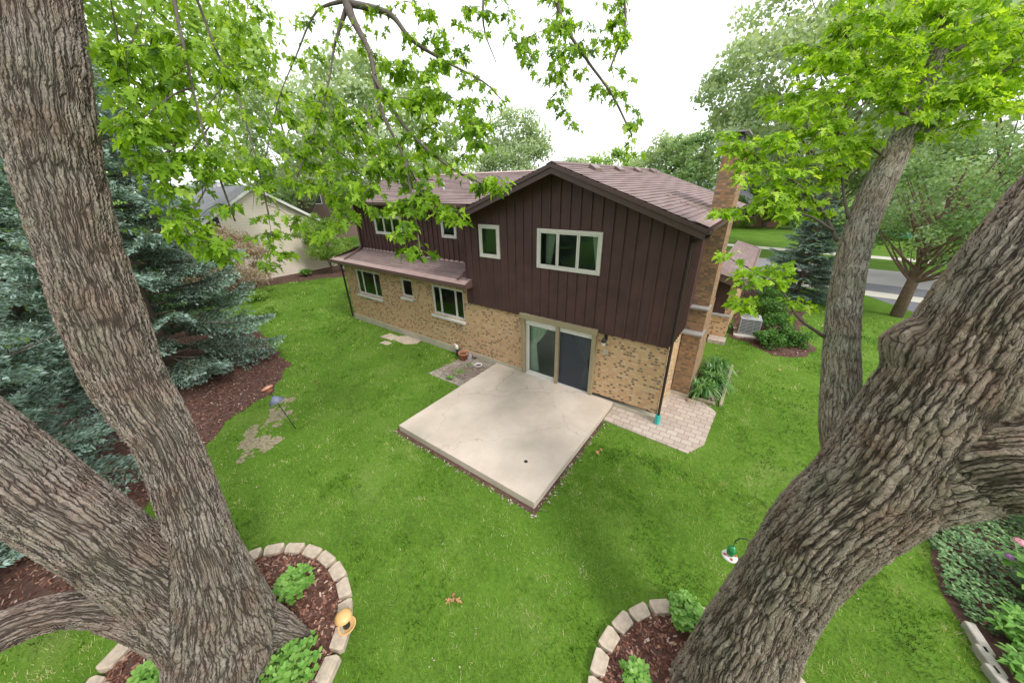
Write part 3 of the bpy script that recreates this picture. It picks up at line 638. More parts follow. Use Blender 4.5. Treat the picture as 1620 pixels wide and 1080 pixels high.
# left roof
LE, LR = (.20, 5.46), (3.4, 6.44); lsl = math.hypot(LR[0]-LE[0], LR[1]-LE[1]); LU = (0, (LR[0]-LE[0])/lsl, (LR[1]-LE[1])/lsl)
shingles('roof_slope', (-14.6, LE[0], LE[1]), (1, 0, 0), LU, 10.6, lsl, clip=lambda s_: (0, 8.1 + s_*.75))
shingles('roof_slope', (-14.6, 2*LR[0]-LE[0], LE[1]), (1, 0, 0), (0, -LU[1], LU[2]), 11.4, lsl)
hb(MB().extr([(-14.62, LE[0], LE[1]-.012), (-14.62, LR[0], LR[1]-.012), (-14.62, 2*LR[0]-LE[0], LE[1]-.012), (-14.62, 2*LR[0]-LE[0], LE[1]-.1), (-14.62, LR[0], LR[1]-.1), (-14.62, LE[0], LE[1]-.1)], (7.9, 0, 0)), 'roof_deck', M['trim'])
hb(MB().extr([(-14.6, LR[0]-.13, LR[1]-.025), (-14.6, LR[0], LR[1]+.02), (-14.6, LR[0]+.13, LR[1]-.025), (-14.6, LR[0]+.13, LR[1]-.005), (-14.6, LR[0], LR[1]+.042), (-14.6, LR[0]-.13, LR[1]-.005)], (10.5, 0, 0)), 'ridge_cap', M['pinktop'])
gutter('gutter', (-14.62, LE[0]+.01, LE[1]-.005), (-6.9, LE[0]+.01, LE[1]-.005), (0, -1, 0))
hb(MB().box((-14.1, .24, 5.36), (-6.7, .86, 5.385)), 'soffit', M['trim'])
for x in (-9.0, -7.6): hb(MB().lathe([(.04, -.2), (.04, .28), (.0, .28)], (x, 1.5, 5.86), 12), 'roof_pipe', M['acgrey'], smooth=True)
# lean-to roof over the lower windows
SE, ST = (-.42, 2.98), (.80, 3.38); ssl = math.hypot(ST[0]-SE[0], ST[1]-SE[1]); SU = (0, (ST[0]-SE[0])/ssl, (ST[1]-SE[1])/ssl)
shingles('porch_roof', (-14.98, SE[0], SE[1]), (1, 0, 0), SU, 8.56, ssl, clip=lambda s_: (s_*.62, 8.56))
HU = np.array((.80, 0, .46)); HU /= np.linalg.norm(HU)
shingles('porch_roof', (-15.0, -.40, 2.98), (0, 1, 0), tuple(np.array((0, .0, 0))+HU), 6.4, 1.05, clip=lambda s_: (s_*.9, 6.4))
hb(MB().extr([(-14.97, SE[0]+.01, SE[1]-.012), (-14.97, .06, SE[1]+.14), (-14.97, .06, SE[1]-.13), (-14.97, SE[0]+.01, SE[1]-.13)], (8.5, 0, 0)), 'porch_soffit', M['trim'])
hb(MB().box((-14.98, -.39, 2.84), (-14.67, 6, 2.97)), 'porch_soffit', M['trim'])
gutter('gutter', (-15.0, SE[0], SE[1]), (-6.40, SE[0], SE[1]), (0, -1, 0))
hb(MB().extr([(-15.0, SE[0]-.01, SE[1]+.014), (-15.0, SE[0]+.24, SE[1]+.095), (-15.0, SE[0]+.24, SE[1]+.103), (-15.0, SE[0]-.01, SE[1]+.022)], (8.6, 0, 0)), 'eave_flashing', M['pinktop'])
hb(MB().extr([(-6.42, SE[0], SE[1]+.03), (-6.42, SE[0], SE[1]-.13), (-6.42, -.056, SE[1]-.13), (-6.42, -.056, SE[1]+.16)], (.03, 0, 0)), 'porch_end_board', M['gutter'])
hb(MB().extr([(-14.08, .795, 3.385), (-14.08, .76, 3.382), (-14.08, .795, 3.44)], (7.3, 0, 0)), 'wall_flashing', M['pinktop'])
# downspouts
def spout(pts, name='downspout', r=.042, mat='gutter'):
    return hb(MB().tube(pts, r, 8), name, M[mat])
spout([(EX1+.04, GY+.10, roofz(EX1)-.09), (EX1+.03, GY+.12, roofz(EX1)-.17), (.22, -.30, roofz(EX1)-.28), (.10, -.12, roofz(EX1)-.34), (.09, -.11, roofz(EX1)-.46), (.09, -.11, .22)], r=.036, mat='darkbrown')
b = spout([(.09, -.11, .30), (.09, -.11, .02)], 'downspout_boot', .068, 'teal')
spout([(-14.06, .72, 5.35), (-14.06, .72, 3.5), (-14.02, .60, 3.42), (-13.9, -.30, 3.10)], r=.04)
spout([(-14.75, -.32, 2.86), (-14.70, -.10, 2.70), (-14.70, -.08, .12)], r=.045, mat='darkbrown')
spout([(-6.95, .74, 3.50), (-6.93, .60, 3.42), (-6.86, -.30, 3.12)], r=.04)

def pane_mb(x0, x1, y, z0, z1):
    m = MB(); m.face([(x0, y, z0), (x1, y, z0), (x1, y, z1), (x0, y, z1)]); return m
# windows
def window(Wd, panes, y, sill=False, name='window', fw_=.075, depth=.06, mat='window_white', deep=0, label=None):
    a, b_, c, d_ = Wd; mb = MB()
    y0 = y + deep - .03; y1 = y0 + depth
    mb.box((a, y0, c), (a+fw_, y1, d_)).box((b_-fw_, y0, c), (b_, y1, d_)).box((a+fw_, y0, c), (b_-fw_, y1, c+fw_)).box((a+fw_, y0, d_-fw_), (b_-fw_, y1, d_))
    o = hb(mb, name, M[mat], bevel=.006)
    if label: o['label'] = label
    xs = [a+fw_]; tot = sum(panes); W_ = (b_-a-2*fw_)
    for p_ in panes: xs.append(xs[-1]+W_*p_/tot)
    for i in range(len(panes)):
        p0, p1 = xs[i], xs[i+1]; s_ = .042; f_ = MB()
        f_.box((p0+.004, y0+.012, c+fw_+.003), (p0+s_, y1-.012, d_-fw_-.003)).box((p1-s_, y0+.012, c+fw_+.003), (p1-.004, y1-.012, d_-fw_-.003))
        f_.box((p0+s_, y0+.012, c+fw_+.003), (p1-s_, y1-.012, c+fw_+s_)).box((p0+s_, y0+.012, d_-fw_-s_), (p1-s_, y1-.012, d_-fw_-.003))
        fo = hb(f_, 'sash', M[mat], o)
        hb(pane_mb(p0+s_-.004, p1-s_+.004, y0+.03, c+fw_+s_-.004, d_-fw_-s_+.004), 'pane', M['glass'], o)
    if sill:
        sb = MB().extr([(a-.05, y-.085, c-.11), (a-.05, y+.10, c-.055), (a-.05, y+.10, c+.0), (a-.05, y-.085, c-.03)], (b_-a+.08, 0, 0)); hb(sb, 'sill', M['window_white'], o, bevel=.006)
    return o
window(W1, (1, 1.05, 1), SY-.015); window(W2, (1,), SY-.015)
for q in (W3, W4): window(q, (.62, 1.25, .62), 0, True, deep=.07, fw_=.05)
window(W5, (1,), 0, True, deep=.07, fw_=.05)
window(W6, (1, 1, 1), UY-.015); window(W7, (1,), UY-.015)
# sliding patio door
a, b_, c, d_ = DR
mb = MB().box((a-.02, -.10, c-.01), (a+.10, .05, d_-.12)); mb2 = MB().box((b_-.10, -.10, c-.01), (b_+.02, .05, d_-.12))
dr = hb(MB().box((a-.06, -.15, d_-.12), (b_+.06, .05, d_+.05)), 'sliding_door', M['door_trim'], bevel=.008)
hb(mb, 'side_trim', M['door_trim'], dr, bevel=.006); hb(mb2, 'side_trim', M['door_trim'], dr, bevel=.006); dr['label'] = 'wide sliding patio door in an olive tan surround'
hb(MB().box((a+.102, -.02, d_-.30), (b_-.102, .07, d_-.122)), 'head_panel', M['whiteplastic'], dr)
xm = (a+b_)/2+.05
hb(MB().box((xm-.06, -.10, c-.005), (xm+.05, .04, d_-.123)), 'centre_post', M['door_trim'], dr, bevel=.006)
hb(MB().box((a+.102, -.07, c-.01), (b_-.102, .09, c+.045)), 'threshold', M['alu'], dr)
for (p0, p1, mm) in ((a+.104, xm-.062, 'alu'), (xm+.052, b_-.104, 'acdark')):
    z0, z1 = c+.046, d_-.302; s_ = .075 if mm == 'alu' else .05; y0, y1 = .0, .045
    q = MB().box((p0, y0, z0), (p0+s_*1.6, y1, z1)).box((p1-s_*.6, y0, z0), (p1, y1, z1)).box((p0+s_*1.6, y0, z0), (p1-s_*.6, y1, z0+.10)).box((p0+s_*1.6, y0, z1-s_*.6), (p1-s_*.6, y1, z1))
    hb(q, 'panel_frame', M[mm], dr)
    hb(pane_mb(p0+s_*1.6, p1-s_*.6, .02, z0+.10, z1-s_*.6), 'pane', M['glass'], dr)
    if mm != 'alu': hb(MB().box((p0+.02, -.012, z0+.02), (p1-.02, -.009, z1-.01)), 'insect_screen', M['screen'], dr)
hb(MB().box((b_-.20, -.035, 1.05), (b_-.17, .0, 1.3)), 'handle', M['black'], dr)
# wall lamp and outlet to the right of the door
lp = hb(MB().box((-1.66, -.03, 2.06), (-1.56, -.001, 2.22)), 'wall_lamp', M['black'], bevel=.01)
hb(MB().tube([(-1.61, -.02, 2.15), (-1.61, -.10, 2.17), (-1.61, -.13, 2.12)], .018), 'lamp_arm', M['black'], lp)
hb(MB().lathe([(.02, .12), (.07, .05), (.075, 0), (.03, -.01)], (-1.61, -.13, 2.03), 12), 'lamp_hood', M['black'], lp, smooth=True)
hb(MB().lathe([(.05, 0), (.055, -.06), (.035, -.11), (0, -.12)], (-1.61, -.13, 2.03), 12), 'lamp_glass', M['whiteplastic'], lp, smooth=True)
hb(MB().box((-1.64, -.035, 1.62), (-1.50, -.001, 1.76)), 'outlet_box', M['foundation'], bevel=.01)
# interior
MI = MB(); MI.box((-6.6, .17, -.02), (-.16, 5.6, .10)); hb(MI, 'room_floor', M['carpet'])
MI = MB().box((-6.6, 5.5, .1), (-.16, 5.56, 2.45)).box((-.17, .17, .1), (-.145, 5.5, 2.45)).box((-6.62, .17, .1), (-6.6, 5.5, 2.45)).box((-6.6, .17, 2.45), (-.16, 5.5, 2.5))
hb(MI, 'room_walls', M['room'])
MI = MB().box((-6.6, .6, 2.75), (-.16, 5.5, 2.8)).box((-6.6, 3.4, 2.8), (-.16, 3.45, 5.1)).box((-14, 3.3, 3.0), (-6.62, 3.35, 5.4)).box((-14.4, 2.9, .2), (-6.64, 2.95, 2.9)).box((-14.4, .2, .1), (-6.64, 2.9, .14))
hb(MI, 'room_walls', M['room'])
# chimney
CX = .50
ch = MB()
ch.box((.02, 1.68, .13), (CX, 3.5, 2.03)); ch.box((.02, 1.93, 2.09), (CX-.012, 3.42, 2.72)); ch.box((.02, 2.16, 2.78), (CX-.02, 3.30, 6.74))
cho = hb(ch, 'chimney', M['brick_dark'])
hb(MB().box((.0, 1.66, -.1), (CX+.02, 3.52, .128)), 'chimney_base', M['foundation'], cho)
hb(MB().box((.0, 1.64, 2.032), (CX+.03, 2.2, 2.088)), 'stone_ledge', M['stone_cap'], cho, bevel=.006)
hb(MB().box((.0, 1.88, 2.722), (CX+.02, 2.4, 2.778)), 'stone_ledge', M['stone_cap'], cho, bevel=.006)
hb(MB().box((-.03, 2.10, 6.742), (CX+.04, 3.36, 6.81)), 'chimney_crown', M['stone_cap'], cho, bevel=.01)
for yy in (2.45, 3.0): hb(MB().lathe([(.12, 0), (.12, .22), (.10, .22), (.10, 0)], (.25, yy, 6.81), 14), 'flue', M['acdark'], cho, smooth=True)
hb(MB().box((.05, 2.2, 7.03), (.47, 3.25, 7.06)), 'flue_cover', M['stone_cap'], cho)
# side wing beyond the chimney
wg = MB().box((0.02, 7.02, .12), (.82, 7.2, .98)).box((.62, 7.22, .12), (.845, 15, 2.55))
hb(wg, 'wing_brick', M['brick'])
hb(MB().box((0.02, 6.98, .982), (.86, 7.25, 1.04)), 'stone_ledge', M['stone_cap'])
wg = MB().box((0.02, 7.26, 1.0), (.61, 7.34, 2.6))
for x in (.12, .3, .48): wg.box((x-.02, 7.235, 1.042), (x+.02, 7.258, 2.6))
hb(wg, 'wing_siding', M['siding'])
hb(MB().extr([(-.02, 6.62, 2.84), (1.02, 6.62, 2.54), (1.02, 6.62, 2.27), (-.02, 6.62, 2.57)], (0, .05, 0)), 'wing_fascia', M['gutter'])
hb(MB().extr([(-.02, 6.672, 2.83), (1.02, 6.672, 2.53), (1.02, 6.672, 2.46), (-.02, 6.672, 2.76)], (0, 9, 0)), 'roof_deck', M['trim'])
wsl = math.hypot(1.1, .306)
shingles('wing_roof', (1.04, 6.6, 2.545), (0, 1, 0), (-1.1/wsl, 0, .306/wsl), 9.0, wsl*.98)
gutter('gutter', (1.04, 6.6, 2.55), (1.04, 15.6, 2.55), (1, 0, 0), w_=.15, mat='pinktop')
st = MB().box((.30, 6.45, -.05), (.92, 7.0, .15)); st = tag(st.build('stone_step', M['paver'], bevel=.015), 'low paved step at the foot of the side wing beyond the chimney', 'step')

# curtains (hang inside, things of their own)
def curtain(x0, x1, y, z0, z1, tie, label, side, cat='curtain'):
    V, F = [], []; nx, nzv = 60, 24
    for j in range(nzv+1):
        z = z0+(z1-z0)*j/nzv; t_ = (z-z0)/(z1-z0); k = .32+.68*max(0, (t_-tie)/(1-tie))**.8 if t_ > tie else .32+.16*((tie-t_)/tie)
        for i in range(nx+1):
            u = i/nx; wdt = (x1-x0)*k
            x = x0+u*wdt if side < 0 else x1-u*wdt
            V.append((x, y+.035*math.sin(u*nx*.75)*(.5+.5*k), z))
    for j in range(nzv):
        for i in range(nx): n = j*(nx+1)+i; F.append([n, n+1, n+nx+2, n+nx+1])
    o = np_mesh('curtain', np.array(V), np.array(F), M['curtain'], smooth=True); o.modifiers.new('s', 'SOLIDIFY').thickness = .004
    return tag(o, label, cat)
curtain(DR[0]+.14, DR[0]+.95, .17, .14, 2.1, .58, 'pale green curtain tied back behind the left pane of the patio door', -1)
curtain(DR[1]-.85, DR[1]-.12, .17, .14, 2.1, .50, 'pale curtain tied back behind the dark screened right pane of the patio door', 1)
curtain(W1[1]-.42, W1[1]-.06, .25, 3.6, 4.9, .01, 'curtain drawn to the right side inside the three pane gable window', 1)
curtain(W1[0]+.10, W1[0]+.45, .25, 3.6, 4.9, .01, 'curtain drawn to the left side inside the three pane gable window', -1)

# patio
pt = empty('concrete_patio', (-3.36, -2.2, 0), 'raised pale concrete patio slab with cracks and a drain, in front of the sliding door', 'patio')
ps = MB().box((-5.50, -4.30, -.15), (-1.185, -.028, .185)).build('slab', M['patio'], bevel=.012, xf=Matrix.Translation((3.36, 2.2, 0))); ps.parent = pt
g = gnd(832, 734, .1)
dd = MB().lathe([(0, .0005), (.028, .0005), (.035, .003), (.045, .003), (.045, 0)], (g[0]+3.36, g[1]+2.2, .1855), 16).build('drain', M['black']); dd.parent = pt
tag(pt, kind=None)

# ------------------------------------------------------------------ the two big foreground maples
def smooth_path(K, n=14):
    """K rows of x,y,z,r -> Catmull-Rom"""
    K = np.array(K, float); P = np.vstack([2*K[0]-K[1], K, 2*K[-1]-K[-2]]); out = []
    for i in range(1, len(P)-2):
        for j in range(n):
            t = j/n; a, b, c, d = P[i-1], P[i], P[i+1], P[i+2]
            out.append(.5*((2*b)+(-a+c)*t+(2*a-5*b+4*c-d)*t*t+(-a+3*b-3*c+d)*t**3))
    out.append(P[-2]); return np.array(out)
def px(*rows):
    """rows of (u, v, depth, width in px) -> x,y,z,r"""
    out = []
    for i, (u, v, d, w_) in enumerate(rows):
        a, b = rows[max(0, i-1)], rows[min(len(rows)-1, i+1)]; t = np.array([b[0]-a[0], b[1]-a[1]], float); t /= np.linalg.norm(t)+1e-9
        on = (u-810)*t[1]-(v-540)*t[0]                               # a wide lens stretches things far off axis
        out.append(tuple(at(u, v, d)) + (w_*.5*d/FPX/math.sqrt(1+(on/FPX)**2),))
    return out
def trunk_mesh(name, paths, mat, parent, voxel=.02, uvscale=1., sm=6, bumps=(), uvn=99):
    """union of tapering stems, voxel-merged so the forks flow together, with bark coordinates along each stem"""
    mb = MB(); P = [smooth_path(k) for k in paths]
    for p in P:
        q = p.copy()
        for i in range(len(q)):                                     # slightly irregular girth
            q[i, 3] *= 1 + .05*noise.noise((q[i, 0]*1.3, q[i, 1]*1.3, q[i, 2]*1.3))
        mb.tube(q[:, :3], q[:, 3], 28)
    for c, r in bumps:
        c = np.array(c); n0 = 10
        mb.tube([c+np.array([0, 0, -r]), c+np.array([0, 0, -r*.6]), c, c+np.array([0, 0, r*.6]), c+np.array([0, 0, r])], [r*.1, r*.8, r, r*.8, r*.1], 16)
    tmp = mb.build('tmp', mat)
    m = tmp.modifiers.new('r', 'REMESH'); m.mode = 'VOXEL'; m.voxel_size = voxel
    s = tmp.modifiers.new('s', 'SMOOTH'); s.iterations = sm; s.factor = .6
    dg = bpy.context.evaluated_depsgraph_get(); me = bpy.data.meshes.new_from_object(tmp.evaluated_get(dg)); bpy.data.objects.remove(tmp)
    n = len(me.vertices); co = np.empty(n*3, np.float32); me.vertices.foreach_get('co', co); co = co.reshape(-1, 3).astype(float)
    best = np.full(n, 1e9); U = np.zeros(n); V = np.zeros(n)
    for k, p in enumerate(P[:uvn]):
        c = p[:, :3]; seg = np.linalg.norm(np.diff(c, axis=0), axis=1); sl_ = np.concatenate([[0], np.cumsum(seg)])
        fr = []; a = None
        for i in range(len(c)):
            t = c[min(i+1, len(c)-1)]-c[max(i-1, 0)]; t /= np.linalg.norm(t)
            if a is None: a = c[0]-CAM; a = -a                       # seam on the side away from the camera
            a = a - t*(a @ t); a /= np.linalg.norm(a); fr.append((t, a.copy(), np.cross(t, a)))
        T = np.array([f[0] for f in fr]); A = np.array([f[1] for f in fr]); B = np.array([f[2] for f in fr])
        for s0 in range(0, n, 20000):
            X = co[s0:s0+20000]; D = np.linalg.norm(X[:, None]-c[None], axis=2)-p[None, :, 3]; j = D.argmin(1); dd = D[np.arange(len(X)), j]
            r = X-c[j]; al = (r*T[j]).sum(1); th = np.arctan2((r*B[j]).sum(1), (r*A[j]).sum(1)); ok = dd < best[s0:s0+20000]
            best[s0:s0+20000][ok] = dd[ok]; rm = p[:, 3].mean()
            U[s0:s0+20000][ok] = (th*rm*uvscale+k*7.3)[ok]; V[s0:s0+20000][ok] = (sl_[j]+al+k*3.1)[ok]
    uv = me.uv_layers.new(name='UVMap'); li = np.empty(len(me.loops), np.int32); me.loops.foreach_get('vertex_index', li)
    uv.data.foreach_set('uv', np.stack([U[li], V[li]], 1).astype(np.float32).ravel())
    me.polygons.foreach_set('use_smooth', np.ones(len(me.polygons), bool)); me.materials.clear()
    return link(name, me, mat, parent)

mapleL = empty('maple_tree', (-3.4, -8.8, 0), 'grey furrowed maple on the left, forking low, beside the blue spruces', 'tree')
mapleR = empty('maple_tree', (2.3, -5.7, 0), 'massive brown ridged maple on the right, leaning over the smaller ring of tan blocks', 'tree')
def pin(o, par): o.parent = par; o.matrix_parent_inverse = Matrix.Translation(par.location).inverted(); return o
A1 = px((362, 1120, 4.95, 190), (362, 1060, 4.75, 205), (352, 985, 4.4, 190), (335, 900, 4.05, 132), (316, 840, 3.9, 112), (296, 780, 3.8, 110), (262, 695, 3.65, 110), (206, 605, 3.5, 128), (166, 505, 3.35, 142), (130, 400, 3.2, 140), (92, 265, 3.05, 158), (70, 135, 2.9, 168), (52, 0, 2.8, 170), (42, -110, 2.75, 168), (40, -230, 2.75, 160))
A2 = px((362, 1070, 4.7, 170), (330, 1000, 4.4, 180), (255, 925, 4.0, 160), (155, 848, 3.6, 168), (62, 782, 3.4, 176), (-40, 705, 3.2, 186), (-160, 610, 3.0, 186))
A3 = px((275, 985, 4.15, 120), (160, 962, 3.8, 70), (70, 972, 3.6, 58), (-10, 1002, 3.45, 60), (-140, 1045, 3.3, 62))
A4 = px((350, 1010, 4.55, 160), (420, 995, 4.75, 90), (468, 1004, 4.92, 44), (495, 1010, 5.02, 20))
A5 = px((355, 1040, 4.65, 170), (410, 1045, 4.9, 90), (450, 1060, 5.0, 40))
def extend(K, *steps):
    for dx, dy, dz, k in steps: q = K[-1]; K.append((q[0]+dx, q[1]+dy, q[2]+dz, q[3]*k))
extend(A1, (-.1, .1, 1.2, .85), (.15, .3, 1.5, .75), (.3, .3, 1.6, .55)); extend(A2, (-.5, -.1, .8, .88), (-.6, -.2, 1.2, .8), (-.4, -.3, 1.6, .65)); extend(A3, (-.5, -.5, .3, .8), (-.5, -.6, .5, .6))
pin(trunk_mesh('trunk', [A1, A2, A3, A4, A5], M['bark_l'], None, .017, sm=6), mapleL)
B1 = px((1115, 1160, 4.5, 235), (1150, 1090, 4.2, 200), (1190, 1005, 3.9, 178), (1250, 906, 3.6, 172), (1310, 832, 3.35, 190), (1395, 757, 3.1, 222), (1508, 600, 2.8, 246), (1648, 410, 2.5, 250), (1780, 250, 2.4, 240))
B2 = px((1290, 860, 3.4, 130), (1400, 775, 3.1, 175), (1510, 725, 2.85, 205), (1620, 705, 2.6, 212), (1770, 690, 2.5, 205))
B3 = px((1355, 830, 3.35, 30), (1340, 760, 3.38, 55), (1328, 690, 3.42, 68), (1330, 600, 3.5, 66), (1334, 500, 3.6, 59), (1350, 400, 3.75, 54), (1382, 310, 3.9, 52), (1430, 215, 4.05, 42), (1475, 110, 4.2, 34), (1500, 20, 4.3, 30), (1530, -80, 4.4, 28))
B5 = px((1450, 700, 3.0, 190), (1560, 610, 2.75, 240), (1690, 520, 2.55, 260), (1820, 440, 2.5, 240))
B6 = px((1440, 735, 3.05, 170), (1540, 665, 2.78, 225), (1660, 600, 2.58, 240), (1800, 560, 2.48, 240))
B4 = px((1530, 600, 2.8, 200), (1470, 560, 2.85, 150), (1432, 532, 2.9, 90), (1412, 518, 2.95, 50))
extend(B1, (.35, .25, 1.0, .9), (.4, .3, 1.4, .8), (.3, .2, 1.6, .6)); extend(B2, (.7, .3, .35, .9), (.9, .3, .6, .8), (.9, .2, .9, .6)); extend(B6, (.6, .3, .4, .7), (.6, .3, .6, .5)); extend(B5, (.5, .3, .7, .7), (.5, .3, .9, .5)); extend(B3, (.1, .2, .9, .7), (.0, .2, 1.0, .5))
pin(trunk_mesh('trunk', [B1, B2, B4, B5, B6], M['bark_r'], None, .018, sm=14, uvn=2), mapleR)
pin(trunk_mesh('upright_stem', [B3], M['bark_s'], None, .012, sm=2), mapleR)

# maple leaf outline (deeply lobed) as a fan
_half = [(0, 0), (.10, .02), (.27, -.05), (.20, .09), (.30, .12), (.15, .23), (.33, .30), (.36, .24), (.42, .34), (.54, .44), (.40, .45), (.38, .54), (.27, .44), (.13, .46), (.17, .60), (.27, .66), (.16, .74), (.10, .84), (0, 1.05)]
_out = _half + [(-x, y) for x, y in _half[-2:0:-1]]
LEAF = np.array([(0, .32)] + _out); NL = len(LEAF)
LTRI = np.array([(0, i, i+1 if i+1 < NL else 1) for i in range(1, NL)])
def leaf_block(P, T, Nn, size, curl):
    """P base points, T tip dirs, Nn normals -> verts, tris"""
    T = T/np.linalg.norm(T, axis=1)[:, None]; Nn = Nn-T*(Nn*T).sum(1)[:, None]; Nn /= np.linalg.norm(Nn, axis=1)[:, None]+1e-9; Sx = np.cross(T, Nn)
    x = LEAF[:, 0][None, :, None]; y = LEAF[:, 1][None, :, None]; s = size[:, None, None]
    z = (.28*np.abs(x) - curl[:, None, None]*(y**2))
    V = P[:, None] + s*(x*Sx[:, None]+y*T[:, None]+z*Nn[:, None]); n = len(P)
    return V.reshape(-1, 3), (LTRI[None]+np.arange(n)[:, None, None]*NL).reshape(-1, 3)
def bez(a, b, c, n): t = np.linspace(0, 1, n)[:, None]; return (1-t)**2*a+2*t*(1-t)*b+t*t*c

def foliage(parent, limbs, regions, mat, leafsize, nleaf=(9, 15), seed=1, hang=.25, name_w='branches', dens=1.):
    r = np.random.RandomState(seed); mb = MB(); limb_pts = []
    for K in limbs:
        q = smooth_path(K, 6); mb.tube(q[:, :3], q[:, 3], 6); limb_pts.append(q[:, :3])
    LP = np.concatenate(limb_pts); LPs = LP
    Ps, Ts, Ns, Sz, Rn = [], [], [], [], []
    for (u, v, ru, rv, d, dd, n) in regions:
        for _ in range(max(2, int(n*dens))):
            a = r.uniform(0, 2*math.pi); q = math.sqrt(r.rand()); dep = d+r.uniform(-dd, dd)
            E = at(u+ru*q*math.cos(a), v+rv*q*math.sin(a), dep)
            cost = np.linalg.norm(LPs-E, axis=1) + 1.2*np.maximum(0, E[2]+.05-LPs[:, 2]) + .15*r.rand(len(LPs))
            O = LPs[cost.argmin()]; dist = np.linalg.norm(E-O)
            mid = (O+E)/2+np.array([0, 0, .28*dist])+r.normal(0, .07*dist, 3)
            n_ = max(5, int(dist/.10)); C = bez(O, mid, E, n_); mb.tube(C, np.linspace(.0045 if dist < .6 else .007, .0018, n_), 4, cap=False)
            if len(LPs) < 9000: LPs = np.concatenate([LPs, C[2::2]])
            L_ = min(dist, .5); nl = r.randint(*nleaf)
            back = np.linspace(0, 1, n_)
            for k in range(nl):
                t = 1-(L_/max(dist, .01))*r.rand()**1.4; i = min(n_-1, max(0, int(t*(n_-1)))); b0 = C[i]
                ang = r.uniform(0, 2*math.pi); out = np.array([math.cos(ang), math.sin(ang), r.uniform(-.5, .35)])
                pet = r.uniform(.03, .08); b1 = b0+out*pet
                Ps.append(b1); Ts.append(out*np.array([1, 1, .3])+np.array([0, 0, -hang-r.uniform(0, .6)])); Ns.append(np.array([0, 0, 1])+r.normal(0, .55, 3)+out*.25)
                Sz.append(leafsize*r.uniform(.5, 1.3)); Rn.append(np.clip(r.normal(.46, .27), 0, 1))
    V, F = leaf_block(np.array(Ps), np.array(Ts), np.array(Ns), np.array(Sz), r.uniform(-.05, .5, len(Ps)))
    pin(mb.build(name_w, M['twig'], None, smooth=True), parent)
    pin(np_mesh('leaves', V, F, mat, attrs={'rnd': np.repeat(np.array(Rn), len(LTRI))}), parent)
    return len(Ps)

limbsL = [px((60, -180, 2.75, 90), (200, -260, 3.1, 60), (400, -220, 3.7, 45), (545, -70, 4.2, 22), (550, 10, 4.2, 15), (585, 85, 4.1, 8), (602, 170, 4.0, 6), (640, 250, 3.8, 4), (680, 330, 3.7, 2.5)),
          px((400, -220, 3.7, 40), (700, -230, 4.4, 35), (850, -120, 4.8, 18), (885, 20, 4.9, 7), (925, 90, 5, 5), (968, 150, 5, 4), (1000, 215, 5, 3)),
          px((550, 5, 4.2, 14), (615, 22, 4.2, 10), (650, 62, 4.2, 8), (700, 95, 4.3, 4.5), (765, 130, 4.3, 3), (795, 160, 4.3, 1.5)),
          px((550, 8, 4.2, 12), (530, 70, 4.3, 5), (520, 130, 4.3, 3.5), (500, 200, 4.2, 2.5), (470, 280, 4.1, 3)),
          px((548, 0, 4.2, 10), (500, 20, 4.3, 5), (468, 90, 4.4, 3), (440, 160, 4.4, 2), (420, 250, 4.4, 2.5)),
          px((200, -260, 3.0, 30), (262, -90, 2.9, 14), (277, 10, 2.9, 8), (290, 70, 2.9, 6), (305, 140, 2.95, 4.5), (322, 210, 3.0, 3.5), (345, 275, 3.1, 4), (372, 350, 3.2, 3)),
          px((290, 68, 2.9, 5), (262, 78, 2.85, 4), (225, 72, 2.8, 3), (195, 76, 2.8, 2)),
          px((305, 138, 2.95, 5), (275, 150, 2.9, 4), (235, 180, 2.85, 3), (200, 215, 2.8, 2)),
          px((200, -260, 3.4, 25), (300, -30, 4.2, 6), (340, 75, 4.4, 4), (375, 150, 4.4, 3), (405, 250, 4.3, 2.5), (425, 340, 4.2, 3)),
          px((700, -230, 4.4, 20), (760, -60, 4.5, 7), (765, 40, 4.5, 3), (785, 100, 4.5, 1.5)),
          px((850, -120, 4.8, 14), (960, -60, 5, 8), (990, 30, 5, 4), (965, 110, 5, 3)),
          px((590, 120, 4.05, 6), (640, 200, 3.8, 5), (705, 260, 3.7, 4), (760, 290, 3.7, 3)),
          px((640, 250, 3.8, 5), (655, 330, 3.6, 4), (665, 400, 3.5, 2.5))]
